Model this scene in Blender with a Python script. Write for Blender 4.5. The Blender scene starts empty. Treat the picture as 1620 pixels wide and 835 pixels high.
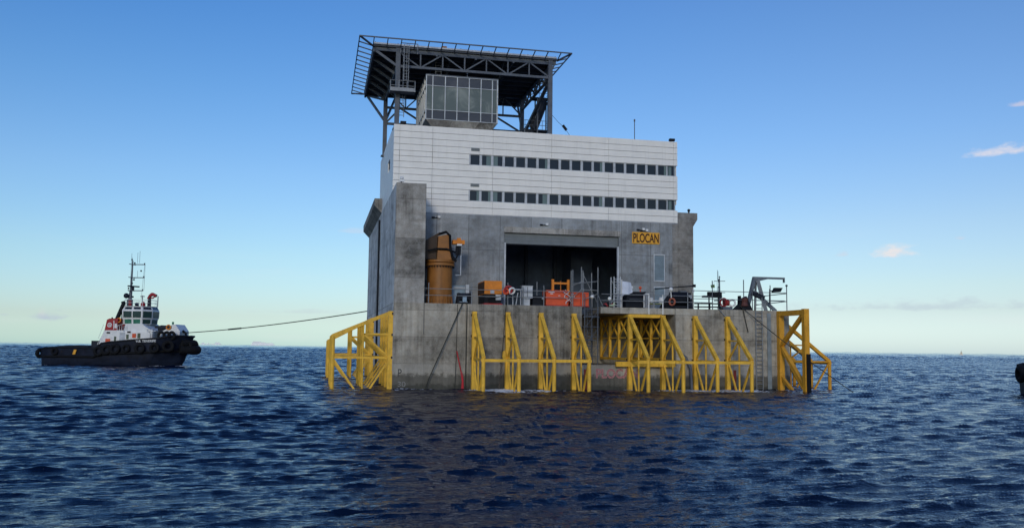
import bpy, math, random
import numpy as np
from mathutils import Vector, Matrix
R = math.radians
rnd = random.Random(7)
S = bpy.context.scene
COL = S.collection

# ------------------------------------------------------------------ camera
CAM = Vector((-7.32, -87.39, 4.0))
YAW, PITCH, ROLL = R(12.306), R(5.348), math.atan(19/1620)
cd = bpy.data.cameras.new('camera'); cam = bpy.data.objects.new('camera', cd); COL.objects.link(cam)
cd.sensor_fit = 'HORIZONTAL'; cd.angle = 2*math.atan(810/1410); cd.clip_start = .5; cd.clip_end = 60000
cam.matrix_world = (Matrix.Translation(CAM) @ Matrix.Rotation(-YAW, 4, 'Z') @
                    Matrix.Rotation(R(90)+PITCH, 4, 'X') @ Matrix.Rotation(ROLL, 4, 'Z'))
S.camera = cam
FWD = Vector((math.sin(YAW), math.cos(YAW), 0)); RIGHT = Vector((math.cos(YAW), -math.sin(YAW), 0))

# ------------------------------------------------------------------ light, exposure
SUN_AZ, SUN_EL = R(198), R(19)          # azimuth from +Y, clockwise
SUN_STRENGTH, SKY_STRENGTH = 1.0, 0.085
S.view_settings.view_transform = 'Standard'; S.view_settings.look = 'None'
S.view_settings.exposure = 0.0; S.view_settings.gamma = 1.0
sd = bpy.data.lights.new('sun', 'SUN'); sun = bpy.data.objects.new('sun', sd); COL.objects.link(sun)
sd.energy = SUN_STRENGTH; sd.angle = R(11); sd.color = (1, .88, .72)
tosun = Vector((math.sin(SUN_AZ)*math.cos(SUN_EL), math.cos(SUN_AZ)*math.cos(SUN_EL), math.sin(SUN_EL)))
sun.rotation_euler = tosun.to_track_quat('Z', 'Y').to_euler()

W = bpy.data.worlds.new('World'); S.world = W; W.use_nodes = True

class NT:
    """tiny node-tree writer"""
    def __init__(s, tree): s.t = tree; s.n = tree.nodes; s.l = tree.links
    def new(s, kind, **kw):
        n = s.n.new(kind)
        for k, v in kw.items():
            if k.startswith('i_'):
                key = k[2:]; key = int(key) if key.isdigit() else key.replace('_', ' ')
                s.set(n.inputs[key], v)
            else: setattr(n, k, v)
        return n
    def set(s, sock, v):
        if hasattr(v, 'is_output'): s.l.new(v, sock)
        else: sock.default_value = v
    def math(s, op, a, b=0.0, c=0.0, clamp=False):
        n = s.n.new('ShaderNodeMath'); n.operation = op; n.use_clamp = clamp
        for i, v in enumerate((a, b, c)):
            s.set(n.inputs[i], v)
        return n.outputs[0]
    def vmath(s, op, a, b=(0, 0, 0)):
        n = s.n.new('ShaderNodeVectorMath'); n.operation = op
        s.set(n.inputs[0], a); s.set(n.inputs[1], b)
        return n.outputs['Value'] if op in ('DOT_PRODUCT', 'LENGTH') else n.outputs[0]
    def mix(s, f, a, b, blend='MIX'):
        n = s.n.new('ShaderNodeMix'); n.data_type = 'RGBA'; n.blend_type = blend
        s.set(n.inputs[0], f)
        s.set(n.inputs[6], a if hasattr(a, 'is_output') or len(a) == 4 else (*a, 1))
        s.set(n.inputs[7], b if hasattr(b, 'is_output') or len(b) == 4 else (*b, 1))
        return n.outputs[2]
    def noise(s, vec, scale, detail=3, rough=.55, dist=0):
        n = s.n.new('ShaderNodeTexNoise'); s.set(n.inputs['Vector'], vec)
        n.inputs['Scale'].default_value = scale; n.inputs['Detail'].default_value = detail
        n.inputs['Roughness'].default_value = rough; n.inputs['Distortion'].default_value = dist
        return n.outputs['Fac']
    def ramp(s, f, *stops):
        n = s.n.new('ShaderNodeValToRGB'); s.set(n.inputs[0], f); e = n.color_ramp.elements
        while len(e) < len(stops): e.new(.5)
        for i, (p, c) in enumerate(stops):
            e[i].position = p; e[i].color = (*c, 1) if len(c) == 3 else c
        return n.outputs[0]
    def smooth(s, x, lo, hi, a=0., b=1.):
        n = s.n.new('ShaderNodeMapRange'); n.interpolation_type = 'SMOOTHSTEP'
        s.set(n.inputs[0], x); n.inputs[1].default_value = lo; n.inputs[2].default_value = hi
        n.inputs[3].default_value = a; n.inputs[4].default_value = b
        return n.outputs[0]
    def scale(s, vec, sc):
        return s.vmath('MULTIPLY', vec, sc)

def pix_dir(px, py):
    """direction seen at a point of the 1620 x 835 view (used for where clouds stand in the sky)"""
    v = Vector(((px-810)/1410, -(py-417.5)/1410, -1)).normalized()
    return (cam.matrix_world.to_3x3() @ v).normalized()

def build_world():
    W.node_tree.nodes.clear(); t = NT(W.node_tree)
    out = t.new('ShaderNodeOutputWorld'); bg = t.new('ShaderNodeBackground')
    t.l.new(bg.outputs[0], out.inputs[0])
    sky = t.new('ShaderNodeTexSky', sky_type='NISHITA', sun_disc=False, sun_elevation=SUN_EL, sun_rotation=SUN_AZ,
                altitude=0, air_density=1.0, dust_density=0.6, ozone_density=2.5)
    d = t.new('ShaderNodeTexCoord').outputs['Generated']
    sep = t.new('ShaderNodeSeparateXYZ'); t.l.new(d, sep.inputs[0])
    el = sep.outputs[2]
    # clear air deepens the blue overhead; a pale, brighter layer lies along the horizon
    side = t.vmath('DOT_PRODUCT', d, tuple(RIGHT))
    third = lambda lst: [(p, tuple(x/3 for x in c)) for p, c in lst]
    tint = t.mix(t.smooth(side, -.5, .58), t.ramp(el, *third(SKY_L)), t.ramp(el, *third(SKY_R)))
    tint = t.vmath('SCALE', tint); tint.node.inputs['Scale'].default_value = 3.0
    col = t.mix(1.0, sky.outputs[0], tint, 'MULTIPLY')
    nz = t.noise(t.scale(d, (1, 1, 2.2)), 42, 5, .6)
    nz2 = t.noise(t.scale(d, (1, 1, 3)), 14, 3, .6)
    wisp = t.noise(t.scale(d, (1, 1, 9)), 5, 5, .6)
    col = t.mix(t.math('MULTIPLY', t.math('MULTIPLY', t.smooth(wisp, .5, .8), t.smooth(el, .16, .02)), .16), col, CLOUD_V)
    for (px, py, wx, wy, amt, c) in CLOUDS:
        c0 = pix_dir(px, py); r0 = c0.cross(Vector((0, 0, 1))).normalized(); u0 = r0.cross(c0)
        a = t.math('DIVIDE', t.vmath('DOT_PRODUCT', d, tuple(r0)), wx/1410)
        b = t.math('DIVIDE', t.vmath('DOT_PRODUCT', d, tuple(u0)), wy/1410)
        # flat base, billowed top
        b = t.math('ADD', t.math('MULTIPLY', t.math('MAXIMUM', b, 0), .8), t.math('MULTIPLY', t.math('MINIMUM', b, 0), 2.2))
        rr = t.math('SQRT', t.math('ADD', t.math('MULTIPLY', a, a), t.math('MULTIPLY', b, b)))
        n_ = t.math('ADD', t.math('MULTIPLY', t.math('SUBTRACT', nz, .5), 2.6), t.math('MULTIPLY', t.math('SUBTRACT', nz2, .5), 1.2))
        m = t.smooth(t.math('ADD', t.math('SUBTRACT', 1.0, rr), n_), -.05, 1.1)
        front = t.math('GREATER_THAN', t.vmath('DOT_PRODUCT', d, tuple(c0)), .5)
        m = t.math('MULTIPLY', t.math('MULTIPLY', m, front), amt)
        col = t.mix(m, col, c)
    t.l.new(col, bg.inputs[0]); bg.inputs[1].default_value = SKY_STRENGTH

# colour of the clear sky over the plain atmosphere model, by height, towards the left and the right
SKY_L = [(0.0, (1.35, 1.9, 2.4)), (.012, (1.22, 1.62, 2.05)), (.03, (1.14, 1.32, 1.6)), (.096, (1.15, 1.35, 1.51)), (.182, (1.06, 1.33, 1.61)),
         (.271, (.83, 1.26, 1.66)), (.346, (.66, 1.18, 1.72)), (.6, (.42, .95, 1.8))]
SKY_R = [(0.0, (1.55, 1.9, 2.6)), (.014, (1.42, 1.7, 2.3)), (.043, (1.25, 1.32, 1.58)), (.069, (1.3, 1.335, 1.454)), (.133, (1.3, 1.336, 1.463)),
         (.227, (1.11, 1.328, 1.62)), (.343, (.963, 1.276, 1.668)), (.6, (.62, 1.05, 1.8))]
CLOUD_V = (9.2, 9.5, 9.6)
CLOUDS = [(1412, 404, 38, 12, 1.0, (9.7, 9.3, 9.4)), (1590, 241, 46, 11, .9, (9.2, 8.8, 9.4)), (1612, 166, 14, 5, .6, (8, 7.5, 8.6)),
          (70, 502, 38, 11, .85, (5.6, 6.6, 7.8)), (66, 496, 10, 14, .3, (8.5, 8.2, 8.4)), (8, 498, 16, 4, .4, (5.8, 6.8, 8)),
          (1450, 486, 240, 13, .6, (6.1, 7.3, 8.2)), (1335, 404, 14, 5, .4, (8, 7.6, 8.4)), (1520, 378, 8, 3, .5, (8.2, 7.8, 8.6)),
          (560, 367, 40, 5, .25, (8.4, 8, 8.6)), (480, 494, 90, 5, .35, (6.4, 7.4, 8))]
build_world()

# ------------------------------------------------------------------ materials
MATS = {}
def mat(name, col, rough=.6, metal=0., var=.18, vscale=1.2, streak=0., rust=0., bump=0., spec=.3):
    """paint or metal with uneven tone, optional vertical run marks and rust"""
    if name in MATS: return MATS[name]
    m = bpy.data.materials.new(name); m.use_nodes = True; t = NT(m.node_tree)
    p = t.n['Principled BSDF']
    pos = t.new('ShaderNodeNewGeometry').outputs['Position']
    n = t.noise(pos, vscale, 5, .6)
    c = t.mix(t.smooth(n, .3, .7), tuple(x*(1-var) for x in col), tuple(min(1, x*(1+var)) for x in col))
    if streak:
        s_ = t.noise(t.scale(pos, (3.0, 3.0, .18)), 1.0, 4, .6)
        c = t.mix(t.math('MULTIPLY', t.smooth(s_, .5, .75), streak), c, (col[0]*.35, col[1]*.33, col[2]*.3))
    if rust:
        r_ = t.noise(t.scale(pos, (2.2, 2.2, 1.0)), 1.7, 6, .7)
        c = t.mix(t.math('MULTIPLY', t.smooth(r_, .62-.12*rust, .72), min(1, rust*1.4)), c, (.12, .045, .018))
    t.set(p.inputs['Base Color'], c)
    t.set(p.inputs['Roughness'], t.smooth(n, .2, .8, max(.03, rough-.1), min(1, rough+.1)))
    p.inputs['Metallic'].default_value = metal; p.inputs['Specular IOR Level'].default_value = spec
    if bump:
        b = t.new('ShaderNodeBump'); b.inputs['Strength'].default_value = bump; b.inputs['Distance'].default_value = .02
        t.set(b.inputs['Height'], t.noise(pos, 14, 4)); t.l.new(b.outputs[0], p.inputs['Normal'])
    MATS[name] = m; return m

def concrete(name, col, panel=(3.4, 2.95), tide=False, blot=.5, seam=.5, off=(0, 0)):
    if name in MATS: return MATS[name]
    m = bpy.data.materials.new(name); m.use_nodes = True; t = NT(m.node_tree); p = t.n['Principled BSDF']
    pos = t.new('ShaderNodeNewGeometry').outputs['Position']
    sep = t.new('ShaderNodeSeparateXYZ'); t.l.new(pos, sep.inputs[0])
    x, y, z = sep.outputs
    cmb = t.new('ShaderNodeCombineXYZ'); t.l.new(t.math('ADD', t.math('ADD', x, y), off[0]), cmb.inputs[0]); t.l.new(t.math('ADD', z, off[1]), cmb.inputs[1])
    uv = cmb.outputs[0]
    br = t.new('ShaderNodeTexBrick', offset=0.0, squash=1.0); t.l.new(uv, br.inputs['Vector'])
    br.inputs['Scale'].default_value = 1.0; br.inputs['Mortar Size'].default_value = .038; br.inputs['Mortar Smooth'].default_value = .6
    br.inputs['Brick Width'].default_value = panel[0]; br.inputs['Row Height'].default_value = panel[1]; br.inputs['Bias'].default_value = 0
    br.inputs['Color1'].default_value = (.35, .35, .35, 1); br.inputs['Color2'].default_value = (.65, .65, .65, 1)
    br.inputs['Mortar'].default_value = (.5, .5, .5, 1)
    big = t.noise(pos, .35, 5, .65, .4); mid = t.noise(pos, 1.6, 6, .7); fine = t.noise(pos, 9, 4, .6)
    stk = t.noise(t.scale(pos, (1.6, 1.6, .09)), 1.0, 5, .65)
    stk2 = t.noise(t.scale(pos, (4.5, 4.5, .16)), 1.0, 4, .6)
    huge = t.noise(t.vmath('ADD', pos, (31, 7, 3)), .16, 3, .6)
    v = t.math('MULTIPLY', t.math('SUBTRACT', big, .5), 1.5*blot)
    v = t.math('ADD', v, t.math('MULTIPLY', t.math('SUBTRACT', mid, .5), 1.0*blot))
    runs = t.math('ADD', t.math('MULTIPLY', t.math('SUBTRACT', stk, .5), 1.5*blot), t.math('MULTIPLY', t.math('SUBTRACT', stk2, .5), .8*blot))
    v = t.math('ADD', v, t.math('MULTIPLY', runs, t.smooth(huge, .4, .62, .12, .9)))
    v = t.math('ADD', v, t.math('MULTIPLY', t.math('SUBTRACT', fine, .5), .5*blot))
    v = t.math('MULTIPLY', v, 1.35)
    rgb = t.new('ShaderNodeRGBToBW'); t.l.new(br.outputs['Color'], rgb.inputs[0])
    v = t.math('ADD', v, t.math('MULTIPLY', t.math('SUBTRACT', rgb.outputs[0], .5), 1.3*blot))
    # dark weathered bands a metre or so under the pour joints
    band = t.smooth(t.noise(t.scale(pos, (.12, .12, .75)), 1.0, 3, .5), .52, .66)
    v = t.math('SUBTRACT', v, t.math('MULTIPLY', band, .26*blot))
    v = t.math('MAXIMUM', t.math('ADD', 1.06, v), .38)
    base = t.mix(t.smooth(mid, .35, .7), col, (col[0]*.93, col[1]*.98, col[2]*1.04))
    sc = t.new('ShaderNodeVectorMath', operation='SCALE'); t.l.new(base, sc.inputs[0]); t.l.new(v, sc.inputs['Scale'])
    c = t.mix(t.math('MULTIPLY', br.outputs['Fac'], seam), sc.outputs[0], (col[0]*.35, col[1]*.35, col[2]*.35))
    # white lime runs
    c = t.mix(t.math('MULTIPLY', t.smooth(t.noise(t.scale(pos, (2.6, 2.6, .35)), 1.0, 6, .75), .66, .76), .35), c, (.45, .45, .43))
    rough = .85
    if tide:
        zz = t.math('ADD', z, t.math('MULTIPLY', t.math('SUBTRACT', mid, .5), 1.3))
        c = t.mix(t.math('MULTIPLY', t.math('MULTIPLY', t.smooth(zz, 2.5, 2.0), t.smooth(zz, 1.2, 1.5)), .35), c, (.33, .32, .29))
        c = t.mix(t.math('MULTIPLY', t.smooth(zz, 1.5, 1.05), .72), c, (.028, .028, .024))
        c = t.mix(t.math('MULTIPLY', t.smooth(zz, .5, .1), .6), c, (.012, .016, .012))
        rn = t.smooth(zz, .6, 1.6, .35, .85); t.set(p.inputs['Roughness'], rn)
    else: p.inputs['Roughness'].default_value = rough
    t.set(p.inputs['Base Color'], c); p.inputs['Specular IOR Level'].default_value = .3
    b = t.new('ShaderNodeBump'); b.inputs['Strength'].default_value = .35; b.inputs['Distance'].default_value = .03
    t.set(b.inputs['Height'], t.math('SUBTRACT', t.math('ADD', mid, fine), t.math('MULTIPLY', br.outputs['Fac'], 1.2)))
    t.l.new(b.outputs[0], p.inputs['Normal'])
    MATS[name] = m; return m

def glass(name, col, rough=.06, cloud_refl=.0, refl_col=(.3, .32, .3)):
    if name in MATS: return MATS[name]
    m = bpy.data.materials.new(name); m.use_nodes = True; t = NT(m.node_tree); p = t.n['Principled BSDF']
    pos = t.new('ShaderNodeNewGeometry').outputs['Position']
    n = t.noise(pos, .45, 4, .6, .6)
    c = t.mix(t.math('MULTIPLY', t.smooth(n, .42, .72), cloud_refl), col, refl_col)  # pale cloud reflections mixed into the glass colour by noise
    t.set(p.inputs['Base Color'], c); p.inputs['Roughness'].default_value = rough
    p.inputs['Specular IOR Level'].default_value = .35
    b = t.new('ShaderNodeBump'); b.inputs['Strength'].default_value = .08; b.inputs['Distance'].default_value = .02
    t.set(b.inputs['Height'], t.noise(pos, .9, 2)); t.l.new(b.outputs[0], p.inputs['Normal'])
    MATS[name] = m; return m

CON_BASE = concrete('caisson concrete', (.30, .272, .222), (4.1, 2.6), tide=True, blot=.95, seam=.5, off=(1.1, .25))
CON_WALL = concrete('wall concrete', (.235, .245, .248), (3.4, 4.0), blot=.75, seam=.75, off=(.5, 1.75))
CON_PILL = concrete('pillar concrete', (.265, .25, .224), (2.95, 3.9), blot=1.1, seam=.5, off=(0, 1.0))
CON_REAR = concrete('rear concrete', (.23, .22, .20), (3.1, 4.1), blot=.95, seam=.45)
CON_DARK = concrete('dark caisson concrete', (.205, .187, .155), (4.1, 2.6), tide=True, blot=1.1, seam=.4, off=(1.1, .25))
CON_SKYLIT = concrete('skylit concrete', (.46, .46, .44), (3.1, 4.1), blot=.9, seam=.5)  # paler than the other concrete: skylight on the left faces put into the colour
WHITE = mat('white cladding', (.78, .765, .72), .45, var=.045, vscale=.6, streak=.13)
SEAM = mat('panel joint', (.17, .175, .18), .8)
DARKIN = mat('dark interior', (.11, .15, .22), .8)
STEEL = mat('grey painted steel', (.085, .10, .125), .5, var=.2)
STEELD = mat('dark steel', (.016, .021, .032), .6, spec=.2)
STEELL = mat('galvanised steel', (.21, .225, .24), .5, metal=.3)
LGREY = mat('light grey paint', (.42, .45, .48), .5)
WHT = mat('white paint', (.68, .69, .68), .4, var=.06, streak=.10, rust=.12)
YEL = mat('yellow paint', (.74, .43, .045), .55, var=.16, streak=.4, rust=.4)
YELO = mat('orange yellow paint', (.64, .31, .025), .55, var=.14, streak=.35, rust=.4)
ORA = mat('ochre crane paint', (.27, .112, .026), .5, var=.15, streak=.25, rust=.2)
ORB = mat('orange paint', (.62, .20, .02), .5, var=.15)
RED = mat('red orange paint', (.62, .085, .028), .5, var=.12, streak=.12)
REDD = mat('dark red paint', (.30, .022, .025), .5, var=.12)
BLACK = mat('black rubber', (.008, .009, .011), .8, var=.3, bump=.3, spec=.15)
BLK = mat('black paint', (.008, .010, .015), .55, var=.25, spec=.15)
RUSTY = mat('rusty clamp', (.045, .03, .02), .8, rust=.5)
ROPE = mat('dark rope', (.035, .036, .03), .9)
ROPER = mat('red rope', (.42, .03, .04), .9)
BLUEG = mat('pale blue paint', (.22, .30, .37), .5)
LOUV = mat('grey blue door paint', (.175, .235, .275), .55)
GLS = glass('window glass', (.012, .016, .022))
GLSB = glass('window glass with blind', (.12, .17, .165))
GLT = glass('tower glass', (.11, .13, .115), .10, .8, (.30, .32, .28))
GLTD = glass('tower spandrel glass', (.055, .055, .06), .12, .5, (.11, .105, .11))
GLTS = glass('tower side glass', (.16, .22, .28), .12)
GLG = glass('green wheelhouse glass', (.02, .05, .045))
GRN = mat('green panel', (.03, .16, .10), .3)
SHUT = mat('roller shutter', (.15, .17, .18), .5, var=.08, streak=.1)
HULL = mat('navy hull', (.0075, .012, .026), .55, var=.4, vscale=.7, streak=.4, rust=.22, spec=.2)
SIGNY = mat('sign yellow', (.68, .33, .03), .5, var=.06)
SIGNT = mat('sign lettering', (.05, .018, .008), .6)
PINKT = mat('faded red lettering', (.34, .16, .165), .85, var=.35, vscale=6)
CLOTH = mat('pale cloth', (.55, .60, .70), .8, var=.1)

# ------------------------------------------------------------------ mesh helpers
ORIG = {}
class MB:
    def __init__(s): s.v = []; s.f = []
    def add(s, vs, fs):
        o = len(s.v); s.v += [tuple(v) for v in vs]; s.f += [tuple(i+o for i in f) for f in fs]; return s
    def box(s, x0, x1, y0, y1, z0, z1):
        return s.add([(x0,y0,z0),(x1,y0,z0),(x1,y1,z0),(x0,y1,z0),(x0,y0,z1),(x1,y0,z1),(x1,y1,z1),(x0,y1,z1)],
                     [(0,3,2,1),(4,5,6,7),(0,1,5,4),(1,2,6,5),(2,3,7,6),(3,0,4,7)])
    def cbox(s, c, d): return s.box(c[0]-d[0]/2, c[0]+d[0]/2, c[1]-d[1]/2, c[1]+d[1]/2, c[2]-d[2]/2, c[2]+d[2]/2)
    def beam(s, p, q, w, h=None, up=(0, 0, 1)):
        h = h or w; p = Vector(p); q = Vector(q); d = (q-p).normalized(); u = Vector(up)
        if abs(d.dot(u)) > .98: u = Vector((0, 1, 0)) if abs(d.y) < .9 else Vector((1, 0, 0))
        r = d.cross(u).normalized(); u = r.cross(d); vs = []
        for e in (p, q):
            for a, b in ((-1,-1),(1,-1),(1,1),(-1,1)): vs.append(e + r*(a*w/2) + u*(b*h/2))
        return s.add(vs, [(0,1,2,3),(7,6,5,4),(0,4,5,1),(1,5,6,2),(2,6,7,3),(3,7,4,0)])
    def tube(s, p, q, r, n=8, r2=None):
        return s.path([p, q], r, n, r2)
    def path(s, pts, r, n=6, r2=None, closed=False):
        pts = [Vector(p) for p in pts]; m = len(pts); vs = []; prev = None
        for i, p in enumerate(pts):
            a = pts[(i-1) % m] if (closed or i > 0) else p; b = pts[(i+1) % m] if (closed or i < m-1) else p
            d = (b-a).normalized()
            if prev is None:
                u = Vector((0, 0, 1)) if abs(d.z) < .9 else Vector((0, 1, 0))
                u = (u - d*u.dot(d)).normalized()
            else: u = (prev - d*prev.dot(d)).normalized()
            prev = u; w = d.cross(u); rr = r if r2 is None else r + (r2-r)*i/(m-1)
            for k in range(n):
                t = 2*math.pi*k/n; vs.append(p + u*(rr*math.cos(t)) + w*(rr*math.sin(t)))
        fs = []
        for i in range(m if closed else m-1):
            j = (i+1) % m
            for k in range(n): fs.append((i*n+k, i*n+(k+1) % n, j*n+(k+1) % n, j*n+k))
        if not closed: fs += [tuple(range(n))[::-1], tuple((m-1)*n+k for k in range(n))]
        return s.add(vs, fs)
    def lathe(s, prof, c, n=32):
        vs = []; m = len(prof)
        for (r, z) in prof:
            for k in range(n):
                t = 2*math.pi*k/n; vs.append((c[0]+r*math.cos(t), c[1]+r*math.sin(t), c[2]+z))
        fs = [(i*n+k, i*n+(k+1) % n, (i+1)*n+(k+1) % n, (i+1)*n+k) for i in range(m-1) for k in range(n)]
        fs += [tuple(range(n))[::-1], tuple((m-1)*n+k for k in range(n))]
        return s.add(vs, fs)
    def prism(s, poly, axis, a, b):
        """poly of 2-D points swept along axis 0, 1 or 2 from a to b"""
        def mk(p, t): return {0: (t, p[0], p[1]), 1: (p[0], t, p[1]), 2: (p[0], p[1], t)}[axis]
        n = len(poly); vs = [mk(p, a) for p in poly] + [mk(p, b) for p in poly]
        fs = [tuple(range(n)), tuple(range(2*n-1, n-1, -1))] + [(i, i+n, (i+1) % n+n, (i+1) % n) for i in range(n)]
        return s.add(vs, fs)
    def torus(s, c, axis, R_, r, n=20, k=8, squash=1.0):
        c = Vector(c); a = Vector(axis).normalized(); u = a.orthogonal().normalized(); w = a.cross(u)
        vs = []; fs = []
        for i in range(n):
            t = 2*math.pi*i/n; d = u*math.cos(t)+w*math.sin(t)
            for j in range(k):
                q = 2*math.pi*j/k; vs.append(c + d*(R_+r*math.cos(q)) + a*(r*squash*math.sin(q)))
        for i in range(n):
            for j in range(k): fs.append((i*k+j, ((i+1) % n)*k+j, ((i+1) % n)*k+(j+1) % k, i*k+(j+1) % k))
        return s.add(vs, fs)
    def ball(s, c, r, n=12, m=8, sq=(1, 1, 1)):
        prof = [(r*math.sin(math.pi*(i+.02)/(m+.04)), -r*math.cos(math.pi*(i+.02)/(m+.04))) for i in range(m+1)]
        o = len(s.v); s.lathe(prof, c, n)
        for i in range(o, len(s.v)):
            v = s.v[i]; s.v[i] = tuple(c[k]+(v[k]-c[k])*sq[k] for k in range(3))
        return s
    def build(s, name, m, parent=None, label=None):
        o_ = ORIG.get(parent.name, Vector((0, 0, 0))) if parent else Vector((0, 0, 0))
        me = bpy.data.meshes.new(name)
        me.from_pydata([(v[0]-o_.x, v[1]-o_.y, v[2]-o_.z) for v in s.v], [], s.f); me.validate(); me.update()
        import bmesh
        bm = bmesh.new(); bm.from_mesh(me); bmesh.ops.recalc_face_normals(bm, faces=bm.faces); bm.to_mesh(me); bm.free()
        me.materials.append(m)
        me.polygons.foreach_set('use_smooth', [True]*len(me.polygons)); me.set_sharp_from_angle(angle=R(32))
        ob = bpy.data.objects.new(name, me); COL.objects.link(ob)
        if parent: ob.parent = parent; ORIG[ob.name] = o_
        if label: ob['label'] = label
        return ob

def tag(o, label, cat, group=None, kind=None):
    if label: o['label'] = label
    if cat: o['category'] = cat
    if group: o['group'] = group
    if kind: o['kind'] = kind
    return o
def thing(name, label, cat, loc=(0, 0, 0), group=None):
    o = bpy.data.objects.new(name, None); COL.objects.link(o); o.location = loc; o.empty_display_size = .5
    ORIG[o.name] = Vector(loc)
    return tag(o, label, cat, group)
def copy_tree(o, parent=None):
    c = o.copy(); COL.objects.link(c)
    if parent: c.parent = parent
    for ch in list(o.children): copy_tree(ch, c)
    return c
def text(name, body, m, parent, width, height, M, extrude=.012, bold=.0):
    """lettering as a mesh: lies in its local XY plane, scaled to width x height, then moved by matrix M"""
    cu = bpy.data.curves.new(name, 'FONT'); cu.body = body; cu.extrude = .02; cu.offset = bold
    tmp = bpy.data.objects.new(name, cu); me = bpy.data.meshes.new_from_object(tmp)
    bpy.data.objects.remove(tmp); bpy.data.curves.remove(cu)
    xs = [v.co.x for v in me.vertices]; ys = [v.co.y for v in me.vertices]
    x0, x1, y0, y1 = min(xs), max(xs), min(ys), max(ys)
    o_ = ORIG.get(parent.name, Vector((0, 0, 0))) if parent else Vector((0, 0, 0))
    for v in me.vertices:
        p = M @ Vector(((v.co.x-x0)/(x1-x0)*width, (v.co.y-y0)/(y1-y0)*height, v.co.z/.02*extrude)); v.co = p - o_
    me.name = name; me.materials.clear(); me.materials.append(m)
    ob = bpy.data.objects.new(name, me); COL.objects.link(ob)
    if parent: ob.parent = parent
    return ob
def front_m(x, y, z):      # text plane facing -Y, lower left corner at x, y, z
    return Matrix.Translation((x, y, z)) @ Matrix.Rotation(R(90), 4, 'X')

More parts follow.
